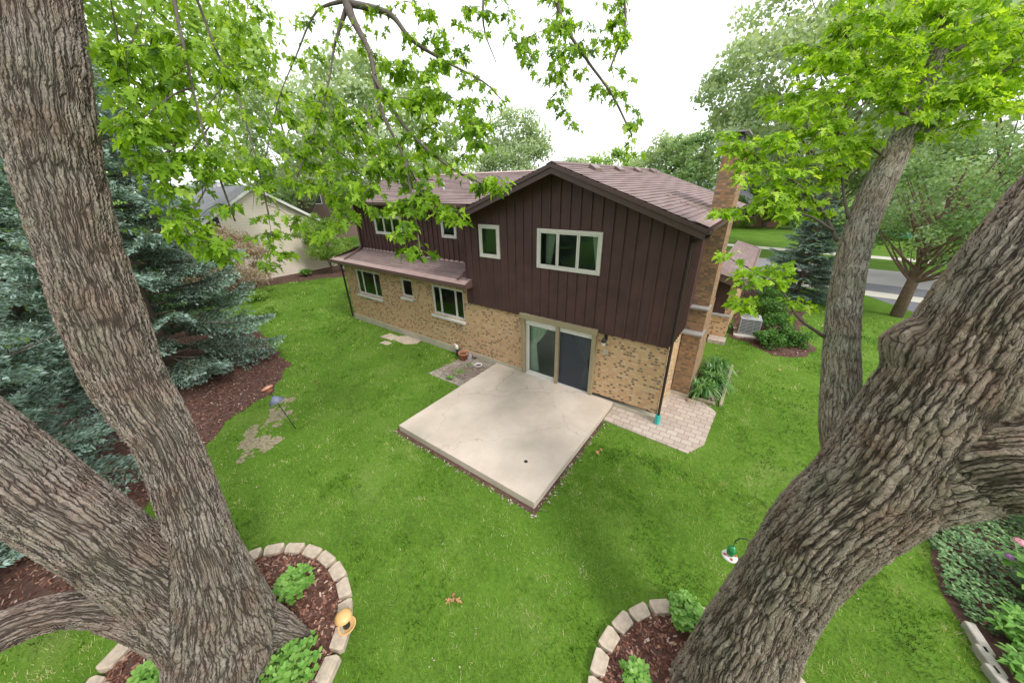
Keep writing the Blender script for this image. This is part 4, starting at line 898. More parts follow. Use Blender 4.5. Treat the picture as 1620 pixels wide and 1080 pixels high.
regionsL = [(240, 95, 85, 60, 2.9, .25, 26), (215, 190, 50, 60, 2.85, .25, 16), (265, 230, 65, 65, 3.0, .3, 24), (310, 310, 65, 70, 3.1, .3, 26), (350, 385, 45, 35, 3.1, .2, 11),
            (300, 150, 60, 70, 3.2, .3, 18), (395, 60, 50, 60, 4.8, .5, 18), (385, 170, 60, 80, 4.6, .5, 26), (415, 280, 50, 60, 4.4, .4, 20), (440, 370, 45, 45, 4.2, .3, 14), (425, 430, 14, 18, 4.1, .1, 3),
            (490, 235, 55, 80, 4.3, .4, 34), (560, 250, 70, 90, 4.1, .4, 48), (640, 190, 60, 120, 3.9, .4, 52), (700, 120, 55, 70, 4.3, .4, 26), (720, 230, 55, 70, 4.0, .4, 34), (740, 200, 60, 60, 4.3, .3, 18),
            (585, 320, 55, 40, 3.8, .3, 24), (670, 315, 60, 38, 3.7, .3, 20), (775, 290, 30, 18, 3.7, .15, 9), (640, 40, 70, 40, 4.4, .5, 14), (480, 60, 40, 50, 4.6, .4, 7), (540, 60, 60, 60, 4.4, .4, 8),
            (520, 360, 30, 25, 3.8, .2, 7), (640, 375, 32, 28, 3.5, .15, 7), (730, 345, 14, 24, 3.7, .1, 5), (655, 407, 22, 6, 3.5, .08, 3),
            (760, 30, 45, 35, 4.6, .3, 10), (850, 40, 55, 45, 5, .4, 26), (880, 110, 50, 40, 5, .4, 22), (930, 50, 55, 45, 5, .4, 24), (910, 150, 45, 30, 5, .3, 11), (990, 30, 22, 40, 5.1, .3, 7), (985, 135, 20, 22, 5.1, .3, 6), (990, 185, 22, 22, 5.1, .2, 7), (930, 210, 30, 8, 5.1, .2, 2), (1003, 250, 14, 12, 5.1, .2, 3)]
nL = foliage(mapleL, limbsL, regionsL, M['maple'], .098, nleaf=(8, 15), seed=3, dens=.84, hang=.45)
limbsR = [px((1325, 382, 3.75, 9), (1302, 335, 3.8, 6), (1262, 292, 3.85, 5), (1210, 262, 3.9, 4), (1180, 232, 3.95, 3), (1150, 212, 4, 2)),
          px((1318, 365, 3.75, 6), (1280, 342, 3.8, 4), (1235, 334, 3.85, 3), (1190, 330, 3.9, 2.5), (1140, 340, 3.9, 2)),
          px((1342, 345, 3.8, 8), (1334, 300, 3.85, 5), (1328, 220, 3.9, 4), (1318, 150, 4, 3)),
          px((1303, 532, 3.6, 7), (1262, 502, 3.6, 4), (1238, 462, 3.6, 3), (1195, 430, 3.6, 2.5), (1160, 412, 3.6, 2)),
          px((1418, 248, 4.0, 8), (1470, 205, 3.9, 5), (1540, 150, 3.8, 4), (1630, 80, 3.7, 4), (1700, 20, 3.7, 3)),
          px((1440, 195, 4.05, 12), (1400, 140, 4.1, 7), (1360, 90, 4.2, 5), (1320, 30, 4.3, 4)),
          px((1475, 110, 4.2, 12), (1530, 70, 4.1, 8), (1590, 40, 4.0, 6), (1680, 0, 4.0, 5)),
          px((1410, 258, 4.0, 7), (1380, 235, 4.0, 5), (1340, 215, 4.0, 4), (1290, 205, 4.0, 3)),
          px((1500, 20, 4.3, 14), (1420, -60, 4.3, 9), (1340, -110, 4.4, 7), (1280, -80, 4.4, 5))]
regionsR = [(1175, 245, 40, 30, 3.95, .2, 14), (1210, 300, 50, 35, 3.9, .25, 22), (1270, 315, 60, 35, 3.85, .25, 24), (1160, 335, 32, 12, 3.9, .15, 10), (1250, 340, 30, 15, 3.85, .15, 9),
            (1280, 240, 70, 45, 3.95, .35, 44), (1250, 170, 55, 40, 4.1, .35, 26), (1330, 170, 70, 60, 4.1, .4, 54), (1380, 90, 90, 60, 4.2, .4, 70), (1300, 90, 50, 40, 4.3, .3, 22), (1420, 25, 110, 45, 4.2, .4, 58),
            (1500, 110, 90, 60, 4.0, .4, 74), (1570, 60, 70, 60, 3.9, .4, 58), (1580, 150, 60, 45, 3.8, .3, 40), (1480, 190, 60, 40, 3.9, .3, 34), (1640, 80, 50, 70, 3.8, .3, 26), (1540, -10, 110, 30, 4.1, .3, 30),
            (1370, 250, 60, 30, 4.0, .3, 22), (1440, 170, 40, 40, 3.7, .2, 16), (1150, 400, 16, 8, 3.6, .1, 3), (1205, 435, 40, 16, 3.6, .15, 7), (1190, 485, 25, 14, 3.6, .12, 5), (1240, 455, 25, 13, 3.55, .15, 4), (1275, 475, 20, 14, 3.6, .15, 4), (1140, 210, 14, 10, 4, .1, 3), (1240, 420, 14, 10, 3.6, .1, 2)]
nR = foliage(mapleR, limbsR, regionsR, M['maple_bright'], .094, nleaf=(9, 16), seed=5, hang=.05, dens=.86)
print('leaves', nL, nR)

# ------------------------------------------------------------------ blue spruces: one mesh set, copied
def spruce_meshes(H=9., Rb=3.1, seed=2):
    r = np.random.RandomState(seed); tr = MB(); tr.tube([(0, 0, -.1), (.03, .02, H*.5), (0, 0, H)], [.17, .11, .02], 10)
    Vs, Rn, SB = [], [], MB()
    def tufts(P, D, n_, ln, tipf):
        """P,D (m,3)"""
        m = len(P); k = 3
        P = np.repeat(P, k, 0); D = np.repeat(D, k, 0)+r.normal(0, .42, (m*k, 3)); D /= np.linalg.norm(D, axis=1)[:, None]
        a = np.cross(D, r.normal(0, 1, (m*k, 3))); a /= np.linalg.norm(a, axis=1)[:, None]
        l = ln*r.uniform(.7, 1.3, m*k)[:, None]; w_ = .014+.009*r.rand(m*k)[:, None]
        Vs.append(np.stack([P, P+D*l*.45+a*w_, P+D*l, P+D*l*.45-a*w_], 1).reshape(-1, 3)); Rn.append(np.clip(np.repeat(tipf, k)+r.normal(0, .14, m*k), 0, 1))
    z = .35
    while z < H-.15:
        nb = 7 if z < H*.7 else 5; L0 = Rb*(1-z/H)**.85*(.8 if z < .8 else 1)+.12; a0 = r.uniform(0, 6.28)
        for b in range(nb):
            if r.rand() < .13: continue
            a = a0+b*6.283/nb+r.normal(0, .12); Lb = L0*r.uniform(.72, 1.2); dr_ = r.uniform(.10, .28)*(1.15-z/H)
            d = np.array([math.cos(a), math.sin(a), 0]); sd = np.array([-math.sin(a), math.cos(a), 0]); zz = z+r.normal(0, .05)
            f = lambda t: d*Lb*t + np.array([0, 0, zz+.18*Lb*t - dr_*Lb*t*1.6 + .16*Lb*t**3])
            SB.tube([f(0), f(.35), f(.7), f(.95)], [.028, .02, .012, .005], 4, cap=False)
            ns = max(4, int(Lb/.10)); Pp, Dd, Tf = [], [], []
            for i in range(ns):
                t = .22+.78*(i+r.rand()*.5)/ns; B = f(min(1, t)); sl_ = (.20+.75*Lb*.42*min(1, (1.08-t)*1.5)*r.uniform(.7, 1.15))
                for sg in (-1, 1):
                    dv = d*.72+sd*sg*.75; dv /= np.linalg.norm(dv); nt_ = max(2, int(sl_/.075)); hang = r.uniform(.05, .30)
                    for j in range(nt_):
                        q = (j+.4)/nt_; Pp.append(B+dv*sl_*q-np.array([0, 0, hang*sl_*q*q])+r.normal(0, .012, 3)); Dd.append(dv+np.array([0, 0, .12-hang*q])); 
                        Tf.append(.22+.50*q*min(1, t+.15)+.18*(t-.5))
                Pp.append(B); Dd.append(d+np.array([0, 0, .1])); Tf.append(.3+.4*t)
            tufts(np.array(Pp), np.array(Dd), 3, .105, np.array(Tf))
        z += .34*(1-.35*z/H)+.02
    V = np.concatenate(Vs); n = len(V)//4
    return tr, SB, V, np.concatenate(Rn), n
tr_, sb_, V_, Rn_, n_ = spruce_meshes()
def make_spruce(loc, label, sc=1, rz=0, src=None):
    if src is None:
        e = empty('spruce_tree', loc, label, 'tree', 'blue spruces')
        o = tr_.build('trunk', M['trunk_far'], e, smooth=True); o = sb_.build('boughs', M['trunk_far'], e)
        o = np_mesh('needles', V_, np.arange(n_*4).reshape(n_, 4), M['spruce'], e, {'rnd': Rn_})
    else:
        e = copy_tree(src); e.location = loc; e['label'] = label
    e.scale = (sc, sc, sc if sc < .9 else sc*1.05); e.rotation_euler = (0, 0, rz); return e
g = gnd(312, 600)
sp1 = make_spruce((g[0]-.75, g[1]-.35, 0), 'tall blue spruce standing just right of the left maple stem', 1.05, .4); sp1.scale = (1.05, 1.05, 1.3)
make_spruce((-10.2, -11.2, 0), 'blue spruce at the left edge behind the lowest fork of the grey maple', 1.0, 2.1, sp1)
make_spruce((-18.5, -9.4, 0), 'farthest left blue spruce, behind the other two', 1.05, 3.7, sp1)
g = gnd(1252, 462); make_spruce((3.3, 15.6, 0), 'small blue spruce in the side yard near the street', .66, 5.0, sp1)

# ------------------------------------------------------------------ broadleaf trees in the background
def clumps(r, C, rad, n, size, flat=.75):
    P = r.normal(0, 1, (n, 3)); P /= np.linalg.norm(P, axis=1)[:, None]; P *= (r.rand(n)**.45)[:, None]*rad; P[:, 2] *= flat; P += C
    D = r.normal(0, 1, (n, 3)); D[:, 2] -= .3; D /= np.linalg.norm(D, axis=1)[:, None]; Nn = np.array([0, 0, 1])+r.normal(0, .6, (n, 3)); A = np.cross(D, Nn); A /= np.linalg.norm(A, axis=1)[:, None]+1e-9
    l = size*r.uniform(.6, 1.3, n)[:, None]; w_ = l*r.uniform(.28, .45, n)[:, None]
    return np.stack([P-D*l*.5, P+A*w_, P+D*l*.5, P-A*w_], 1)
def tree(name, loc, H, Rc, z0, mat, label, seed, nclump=60, nleaf=170, size=.24, trunk=.2, tmat='trunk_far', group=None, squash=1., cr=.22, lean=(0, 0)):
    r = np.random.RandomState(seed); e = empty(name, (loc[0], loc[1], 0), label, 'tree', group)
    hc = (H-z0)/2; cz = z0+hc; mb = MB(); top = np.array([lean[0], lean[1], H*.80])
    mb.tube([(0, 0, -.2), (lean[0]*.3, lean[1]*.3, H*.3), top*np.array([.7, .7, .75]), top], [trunk*1.15, trunk*.85, trunk*.5, trunk*.12], 9)
    Cs, leaves, Rn = [], [], []
    for i in range(nclump):
        d = r.normal(0, 1, 3); d /= np.linalg.norm(d); q = r.uniform(.35, 1.0)**.6
        sc = 1-.25*max(0, d[2])
        C = np.array([lean[0]*.8+d[0]*Rc*q*sc*squash, lean[1]*.8+d[1]*Rc*q*sc, cz+d[2]*hc*q]); Cs.append(C)
        rad = Rc*cr*r.uniform(.6, 1.3); n = int(nleaf*r.uniform(.6, 1.3)); L_ = clumps(r, C, rad, n, size); leaves.append(L_)
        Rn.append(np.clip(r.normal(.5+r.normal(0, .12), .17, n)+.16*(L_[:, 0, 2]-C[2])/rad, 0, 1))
        if i % 3 == 0:
            b = np.array([lean[0]*.4, lean[1]*.4, max(z0*.6, C[2]-Rc*.75)]); b[2] = min(b[2], H*.7); m = (b+C)/2+np.array([0, 0, -.1*Rc])
            mb.tube(bez(b, m, C, 5), np.linspace(trunk*.32, trunk*.05, 5), 5, cap=False)
    mb.build('trunk', M[tmat], e, smooth=True)
    V = np.concatenate(leaves).reshape(-1, 3); n = len(V)//4
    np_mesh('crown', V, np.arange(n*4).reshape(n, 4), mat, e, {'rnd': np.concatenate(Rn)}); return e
def polar(u, dist):   # ground position seen at pixel column u on the horizon, so far away
    d = RT*(u-810)/FPX+UP*(540-295)/FPX+FW; d = d[:2]/np.linalg.norm(d[:2]); return CAM[0]+d[0]*dist, CAM[1]+d[1]*dist
T = tree
T('maple_tree', polar(600, 34), 15, 7.0, 3.0, M['fol_b'], 'wide pale green tree rising behind the left roof', 11, 95, 190, .34, .3)
T('maple_tree', polar(815, 40), 12.5, 4.4, 3, M['fol_b'], 'slender pale tree just left of the gable peak', 12, 90, 190, .28, .25, cr=.27)
T('maple_tree', polar(470, 48), 17, 7, 4, M['fol_b'], 'distant pale tree above the far brown house', 13, 70, 150, .42, .3)
T('maple_tree', polar(230, 27), 19, 7.5, 6, M['fol_c'], 'tall yellow green tree behind the spruce tops', 14, 90, 190, .32, .3)
T('maple_tree', polar(395, 42), 9, 4.5, 2, M['fol_a'], 'dark rounded tree behind the grey roofed neighbour', 15, 45, 150, .34, .25)
T('maple_tree', polar(60, 30), 12, 7, 1, M['fol_c'], 'bushy tree at the far left glimpsed between spruce boughs', 16, 60, 170, .36, .25)
for i, (u, ds, H_, R_, mt, lb) in enumerate(((905, 62, 10.2, 5.5, 'fol_b', 'low pale tree just right of the gable peak on the skyline'), (975, 66, 11.6, 6, 'fol_c', 'rounded yellow green tree on the skyline over the roof vents'),
        (1055, 58, 11.8, 7, 'fol_b', 'broad pale tree on the skyline left of the chimney'), (1105, 56, 13.2, 6.5, 'fol_a', 'taller green tree on the skyline touching the chimney'),
        (1225, 60, 9, 5, 'fol_a', 'green tree beyond the street between chimney and spruce'), (690, 60, 12, 8, 'fol_b', 'distant tree behind the left roof ridge'))):
    T('maple_tree', polar(u, ds), H_, R_, 1.2, M[mt], lb, 30+i, 60, 150, .42, .25, group='trees along the skyline')
T('maple_tree', polar(1300, 38), 21, 9.5, 5.0, M['fol_b'], 'tall pale grey trunked tree beyond the street on the right', 41, 190, 210, .34, .28, cr=.18)
g = gnd(1418, 500); T('crabapple_tree', (g[0], g[1]), 7.6, 3.5, 2.7, M['fol_a'], 'red brown trunked tree on the lawn by the driveway', 42, 120, 150, .13, .22, 'trunk_red', cr=.20)
T('maple_tree', polar(1600, 34), 15, 7, 2.5, M['fol_b'], 'dense tree at the right edge behind the driveway', 43, 100, 210, .26, .25)
T('maple_tree', polar(1330, 64), 10, 6, 1.5, M['fol_b'], 'far pale tree over the street behind the upright maple stem', 45, 55, 150, .42, .25)
T('maple_tree', polar(1480, 60), 9, 6, 1.5, M['fol_a'], 'far tree over the street at the right', 46, 55, 150, .42, .25)
g = gnd(520, 436); T('serviceberry_tree', (g[0]-.5, g[1]+.6), 4.3, 2.0, .8, M['fol_c'], 'small bright green tree at the left end of the house', 47, 60, 190, .13, .06, cr=.26)
g = gnd(385, 470); T('plum_tree', (g[0], g[1]), 4.2, 2.3, .5, M['fol_pink'], 'small pinkish leaved tree in front of the beige neighbour', 48, 60, 170, .12, .07, cr=.24)
# trees standing behind the camera's side of the yard that the windows mirror
T('maple_tree', (-4, -19, 0), 13, 6, 2, M['fol_a'], 'tree behind the back lawn, mirrored in the windows', 49, 70, 150, .34, .3)
T('maple_tree', (8, -17, 0), 13, 6, 2, M['fol_c'], 'bright tree at the back corner of the lawn', 50, 60, 150, .34, .3)

# ------------------------------------------------------------------ shrubs and plants
def shrub(name, loc, rx, ry, h, mat, label, seed, n=1400, size=.06, group=None, cat='shrub', stems=10, lobes=14):
    r = np.random.RandomState(seed); e = empty(name, (loc[0], loc[1], 0), label, cat, group)
    mb = MB(); Ls, Rn = [], []
    for i in range(lobes):
        a = r.uniform(0, 6.28); q = r.rand()**.6*.72; el = r.uniform(.25, .9); C = np.array([math.cos(a)*rx*q, math.sin(a)*ry*q, h*el*(1-.4*q*q)]); rad = min(rx, ry, h)*r.uniform(.32, .5)
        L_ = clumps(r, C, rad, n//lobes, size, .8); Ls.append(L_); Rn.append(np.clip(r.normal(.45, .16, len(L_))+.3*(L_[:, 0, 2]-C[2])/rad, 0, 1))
        if i < stems: mb.tube(bez(np.array([0, 0, -.02]), C*np.array([.6, .6, .3]), C, 4), [.012, .009, .006, .003], 4, cap=False)
    V = np.concatenate(Ls).reshape(-1, 3); V[:, 2] = np.maximum(V[:, 2], .012); k = len(V)//4
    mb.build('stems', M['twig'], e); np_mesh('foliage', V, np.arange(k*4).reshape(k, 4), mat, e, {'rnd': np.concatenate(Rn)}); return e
for i, (x, y, a, b, h, lb) in enumerate(((2.35, 7.35, .62, .6, .75, 'dark green yew mound nearest the condenser, at the bed edge'), (3.15, 7.95, .6, .6, .62, 'dark green yew mound at the right tip of the bed'),
        (2.5, 9.0, .7, .8, .95, 'dark green yew mound behind the condenser'), (2.3, 10.8, .8, .9, 1.15, 'fourth yew mound, along the side bed'), (2.2, 12.8, .8, .9, 1.2, 'farthest yew mound in the side bed'))):
    shrub('yew_shrub', (x, y), a, b, h, M['fol_d'], lb, 60+i, 3200, .075, 'yews in the side bed', lobes=22)
def bedplant(loc, rad, h, label, seed, n=90, ls=.055, z=.05, group='leafy plants in the block rings'):
    """a rosette of upright stems with rounded leaves"""
    r = np.random.RandomState(seed); e = empty('bedding_plant', (loc[0], loc[1], z), label, 'plant', group); mb = MB(); Q, Rn = [], []
    for i in range(n):
        a = r.uniform(0, 6.28); q = math.sqrt(r.rand()); tip = np.array([math.cos(a)*rad*q, math.sin(a)*rad*q, h*(1-.45*q*q)*r.uniform(.8, 1.1)]); b = tip*np.array([.3, .3, 0])
        C = bez(b, np.array([b[0], b[1], tip[2]*.7]), tip, 5); mb.tube(C, np.linspace(.005, .003, 5), 4, cap=False)
        for k in range(r.randint(8, 13)):
            B = C[r.randint(2, 5)] if k > 3 else C[-1]; t = r.uniform(0, 6.28); d = np.array([math.cos(t), math.sin(t), r.uniform(-.1, .5)]); s_ = np.array([-math.sin(t), math.cos(t), 0]); l = ls*r.uniform(.7, 1.3)
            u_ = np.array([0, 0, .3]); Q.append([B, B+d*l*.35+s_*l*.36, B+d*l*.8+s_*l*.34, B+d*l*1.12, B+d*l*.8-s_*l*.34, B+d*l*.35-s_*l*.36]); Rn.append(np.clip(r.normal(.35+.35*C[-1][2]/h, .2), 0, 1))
    V = np.array(Q).reshape(-1, 3); V[:, 2] = np.maximum(V[:, 2], .01); mb.build('stems', M['fol_a'], e)
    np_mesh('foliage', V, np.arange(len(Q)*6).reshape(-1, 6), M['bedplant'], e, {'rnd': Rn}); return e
for u, v, rd, h, lb in ((470, 935, .28, .30, 'leafy green plant between the grey maple and the farthest ring blocks'), (468, 1070, .33, .34, 'leafy green plant at the foot of the grey maple, bottom of the photo'), (262, 1075, .28, .30, 'leafy green plant on the left side of the grey maple')):
    g = gnd(u, v); bedplant(g, rd, h, lb, int(u), 80)
for u, v, rd, h, lb in ((1080, 982, .27, .34, 'tall leafy plant at the top of the right ring beside the blocks'), (1003, 1078, .16, .26, 'small leafy plant low in the right ring')):
    g = gnd(u, v); bedplant(g, rd, h, lb, int(u), 70 if rd > .2 else 34)
g = gnd(498, 1005); bedplant(g, .05, .08, 'tiny seedling on the mulch right of the grey maple roots', 77, 6, .03)
# daylily clump: long arching straps
def lilies(loc, label, seed=4):
    r = np.random.RandomState(seed); e = empty('daylily_clump', (loc[0], loc[1], 0), label, 'plant'); V, F, Rn = [], [], []
    for i in range(560):
        cq = ((-.15, -.75), (.05, -.1), (-.1, .55), (.0, 1.15))[i % 4]; b = np.array([cq[0]+r.normal(0, .07), cq[1]+r.normal(0, .09), 0]); a = r.uniform(0, 6.28); o = np.array([math.cos(a), math.sin(a), 0]); Lg = r.uniform(.45, 1.05); ht = r.uniform(.50, 1.0); w_ = r.uniform(.010, .020); s_ = np.array([-o[1], o[0], 0])*w_; n0 = len(V); c = r.rand()**1.4
        for k in range(6):
            t = k/5; P = b+o*Lg*t**1.5*.75+np.array([0, 0, ht*(1.9*t-1.25*t*t*(1+.4*Lg))]); P[2] = max(P[2], .015); ww = (1-t**3)+.05; V += [P-s_*ww, P+s_*ww]
            if k: n = n0+2*k; F.append([n-2, n-1, n+1, n]); Rn.append(min(1, c*(.6+.5*t)))
    np_mesh('foliage', np.array(V), np.array(F), M['lily'], e, {'rnd': Rn}); return e
lilies((.98, 2.75), 'clump of dark strappy daylily leaves against the chimney foot')
# ground cover on the right: ONE stuff object, then hydrangea and perennials as plants
def groundcover():
    lo, hi = np.array([4.85, -6.]), np.array([11., 2.2]); n = 21000; P = np.stack([rs.uniform(lo[0], hi[0], n), rs.uniform(lo[1], hi[1], n), rs.uniform(.05, .22, n)], 1)
    GC = [(5.0, .1), (4.98, -.6), (4.92, -1.8), (5.1, -2.35), (5.8, -2.2), (6.3, -1.2), (7.5, -1.0), (11, -1.5), (11, 2.2), (6.5, 1.6)]
    P = P[poly_in(P, GC) & seen(P, .4)]; n = len(P); h = np.array([noise.noise((p[0]*2, p[1]*2, 0)) for p in P]); P[:, 2] += .07*h
    k = 4; P = np.repeat(P, k, 0); n = len(P); a = rs.uniform(0, 6.28, n); D = np.stack([np.cos(a), np.sin(a), rs.uniform(-.25, .35, n)], 1); A = np.stack([-np.sin(a), np.cos(a), rs.uniform(-.2, .2, n)], 1); l = rs.uniform(.035, .065, n)[:, None]
    V = np.stack([P, P+D*l*.55+A*l*.33, P+D*l, P+D*l*.55-A*l*.33], 1).reshape(-1, 3)
    tag(np_mesh('ground_cover', V, np.arange(n*4).reshape(n, 4), M['ivy'], attrs={'rnd': np.clip(rs.rand(n)*.7+.3*(V[::4, 2]-.05)/.2, 0, 1)}), 'dense small leaved green ground cover on the right', 'ground cover', kind='stuff')
groundcover()
def bigleaf(name, loc, rad, h, label, seed, n=60, ls=.17, mat='bedplant', flowers=(), cat='shrub', stem='fol_a', asp=.36, z=0, group=None):
    r = np.random.RandomState(seed); e = empty(name, (loc[0], loc[1], z), label, cat, group); mb = MB(); Q, Rn = [], []
    for i in range(n):
        a = r.uniform(0, 6.28); q = math.sqrt(r.rand()); tip = np.array([math.cos(a)*rad*q, math.sin(a)*rad*q, h*(1-.4*q*q)*r.uniform(.8, 1.08)]); b = tip*np.array([.25, .25, 0]); C = bez(b, np.array([b[0], b[1], tip[2]*.7]), tip, 5)
        mb.tube(C, np.linspace(.007, .004, 5), 4, cap=False)
        for k in range(7):
            B = C[4] if k < 4 else C[3]; t = k*1.57+r.uniform(-.4, .4)+a; d = np.array([math.cos(t), math.sin(t), r.uniform(-.15, .3)]); s_ = np.array([-math.sin(t), math.cos(t), 0]); l = ls*r.uniform(.65, 1.2); dn = np.array([0, 0, -.10*l]); f = np.array([0, 0, .10*l])
            Q.append([B, B+d*l*.28+s_*l*asp*.75+f, B+d*l*.6+s_*l*asp+f, B+d*l+dn, B+d*l*.6-s_*l*asp+f, B+d*l*.28-s_*l*asp*.75+f]); Rn.append(np.clip(r.normal(.3+.3*tip[2]/h, .2), 0, 1))
    V = np.array(Q).reshape(-1, 3); V[:, 2] = np.maximum(V[:, 2], .01); mb.build('stems', M[stem], e); np_mesh('foliage', V, np.arange(len(Q)*6).reshape(-1, 6), M[mat], e, {'rnd': Rn})
    for (fx, fy, fz, fr, fm) in flowers:
        fb = MB()
        for k in range(70):
            dd = r.normal(0, 1, 3); dd[2] = abs(dd[2]); dd /= np.linalg.norm(dd); c = np.array([fx, fy, fz])+dd*fr*np.array([1, 1, .6]); s1 = np.cross(dd, [.3, .2, .9]); s1 /= np.linalg.norm(s1); s2 = np.cross(dd, s1); q = fr*.28
            fb.face([c+s1*q, c+s2*q, c-s1*q, c-s2*q])
        fb.build('flower_head', M[fm], e)
    return e
bigleaf('hydrangea_shrub', (6.15, -1.25), .55, .75, 'broad leaved hydrangea with pink flower heads on the right edge', 81, 60, .19, flowers=((-.42, .35, .72, .08, 'pinkflower'), (-.12, .42, .80, .08, 'pinkflower'), (-.52, .12, .55, .06, 'purpleflower')), asp=.34)
bigleaf('phlox_plant', (5.55, -2.25), .32, .42, 'leafy perennial behind the stone edging below the hydrangea', 82, 50, .12, asp=.2, cat='plant', group='perennials by the stone edging')
bigleaf('phlox_plant', (5.5, -2.85), .34, .40, 'leafy perennial nearest the bottom right corner', 83, 50, .12, asp=.2, cat='plant', group='perennials by the stone edging')
bigleaf('phlox_plant', (6.6, .45), .5, .6, 'dark leafy perennial above the hydrangea under the limb', 84, 40, .12, asp=.22, mat='fol_d', cat='plant', group='perennials by the stone edging')
bigleaf('phlox_plant', (6.1, -2.2), .4, .55, 'leafy perennial at the right edge behind the others', 85, 40, .15, asp=.25, cat='plant', group='perennials by the stone edging')
g = gnd(485, 437); bigleaf('hosta_plant', (g[0], g[1]), .42, .5, 'hosta clump in front of the beige neighbour wall', 86, 40, .22, asp=.3, cat='plant')
g = gnd(545, 430); shrub('white_flowering_shrub', (g[0], g[1]+.5), .55, .55, .9, leaf_mat('pale_speckled_leaves', [(0, (.12, .16, .10)), (.5, (.45, .48, .42)), (1, (.8, .8, .76))], .3), 'small white flowering shrub behind the left house corner', 87, 900, .09)
for i, (u, v, lb) in enumerate(((425, 500, 'light green perennial clump at the spruce bed edge'), (410, 475, 'second light green clump behind the spruce tip'))):
    g = gnd(u, v); shrub('perennial_clump', (g[0], g[1]), .8, .7, .55, M['fol_c'], lb, 90+i, 1300, .09, 'clumps at the spruce bed edge', 'plant')
# hedge far left behind the spruces
for i, (x, y) in enumerate(((-27, -8), (-29, -12), (-26, -16), (-31, -5))):
    shrub('lilac_shrub', (x, y), 2.4, 2.4, 3.0, M['fol_c'], ['big bright shrub behind the spruces, centre one', 'big bright shrub behind the spruces, left one', 'big bright shrub at the far left edge', 'big bright shrub behind the spruces beside the pinkish tree'][i], 95+i, 3500, .22, 'shrubs behind the spruces', lobes=26)

# ------------------------------------------------------------------ edging blocks round the two maples (each block its own thing)
def block_ring(ring, n, label, group, a0, seed):
    (cx, cy), rx, ry = ring; r = np.random.RandomState(seed); proto = None
    for i in range(n):
        a = a0+2*math.pi*i/n; L_ = math.pi*2*rx/n
        P = (cx+(rx+.05)*math.cos(a), cy+(ry+.05)*math.sin(a), 0)
        if proto is None:
            hl = L_*.5-.006; m = MB().prism([(-.10, -hl*.74), (.04, -hl*.98), (.10, -hl*.86), (.10, hl*.86), (.04, hl*.98), (-.10, hl*.74)], 0, .115)
            proto = m.build('edging_block', M['block'], bevel=.012); o = proto
        else: o = proto.copy(); COL.objects.link(o)
        o.location = P; o.rotation_euler = (r.normal(0, .03), r.normal(0, .03), a+r.normal(0, .05)); k = r.uniform(.94, 1.05); o.scale = (k, 1, r.uniform(.9, 1.1))
        tag(o, label, 'edging block', group)
block_ring(RING1, 27, 'tan concrete edging block in the ring around the grey maple on the left', 'edging blocks round the left maple', .05, 1)
block_ring(RING2, 26, 'tan concrete edging block in the ring around the brown ridged maple', 'edging blocks round the right maple', .1, 2)
# stone curbing at the ground cover
for i, (u, v, l, lb) in enumerate(((1548, 1010, .42, 'grey stone edging piece at the corner of the ground cover'), (1566, 1045, .36, 'second grey stone edging piece below the corner'), (1590, 1085, .45, 'grey stone edging piece at the bottom right of the photo'))):
    g = gnd(u, v, .1); o = MB().box((-l/2, -.06, 0), (l/2, .06, .14)).build('stone_edging', M['curbstone'], bevel=.02)
    o.location = (g[0], g[1], 0); o.rotation_euler = (0, 0, R(-78+5*i)); tag(o, lb, 'edging stone', 'stone edging on the right')
# flagstones by the foundation
for i, (pts, lb) in enumerate(((((-.62, -.34), (.22, -.36), (.60, -.05), (.50, .30), (-.35, .33), (-.66, .05)), 'large flat flagstone lying against the left foundation'), (((-.42, -.22), (.30, -.26), (.36, .18), (-.30, .26)), 'smaller flagstone left of the large one'), (((-.24, -.13), (.2, -.15), (.24, .1), (-.2, .14)), 'smallest flagstone at the grass edge'))):
    g = gnd(*((646, 538), (618, 533), (611, 543))[i]); o = MB().prism(pts, -.02, .022+.008*i).build('flagstone', M['block'], bevel=.01); o.location = (g[0], g[1], 0); o.rotation_euler = (0, 0, .1*i); tag(o, lb, 'flagstone', 'flagstones at the foundation')
# timber and brick edging of the lily bed, loose brick by the chimney
tag(MB().box((.62, 1.70, 0), (1.22, 1.78, .09)).build('timber_edging', M['wood'], bevel=.01), 'short weathered timber edging in front of the daylilies', 'edging')
tag(MB().box((0, 0, 0), (.08, 2.9, .08)).build('side_edging', M['wood'], bevel=.01), 'long weathered timber edging along the lawn side of the daylilies', 'edging').location = (1.34, 1.75, 0)
COL.objects['side_edging'].name = 'timber_edging'
o = MB().box((-.10, -.05, 0), (.10, .05, .06)).build('loose_brick', M['block'], bevel=.012); g = gnd(1092, 636); o.location = (g[0], g[1], .03); o.rotation_euler = (0, 0, .2); tag(o, 'single pale loose brick lying by the chimney foot', 'brick')

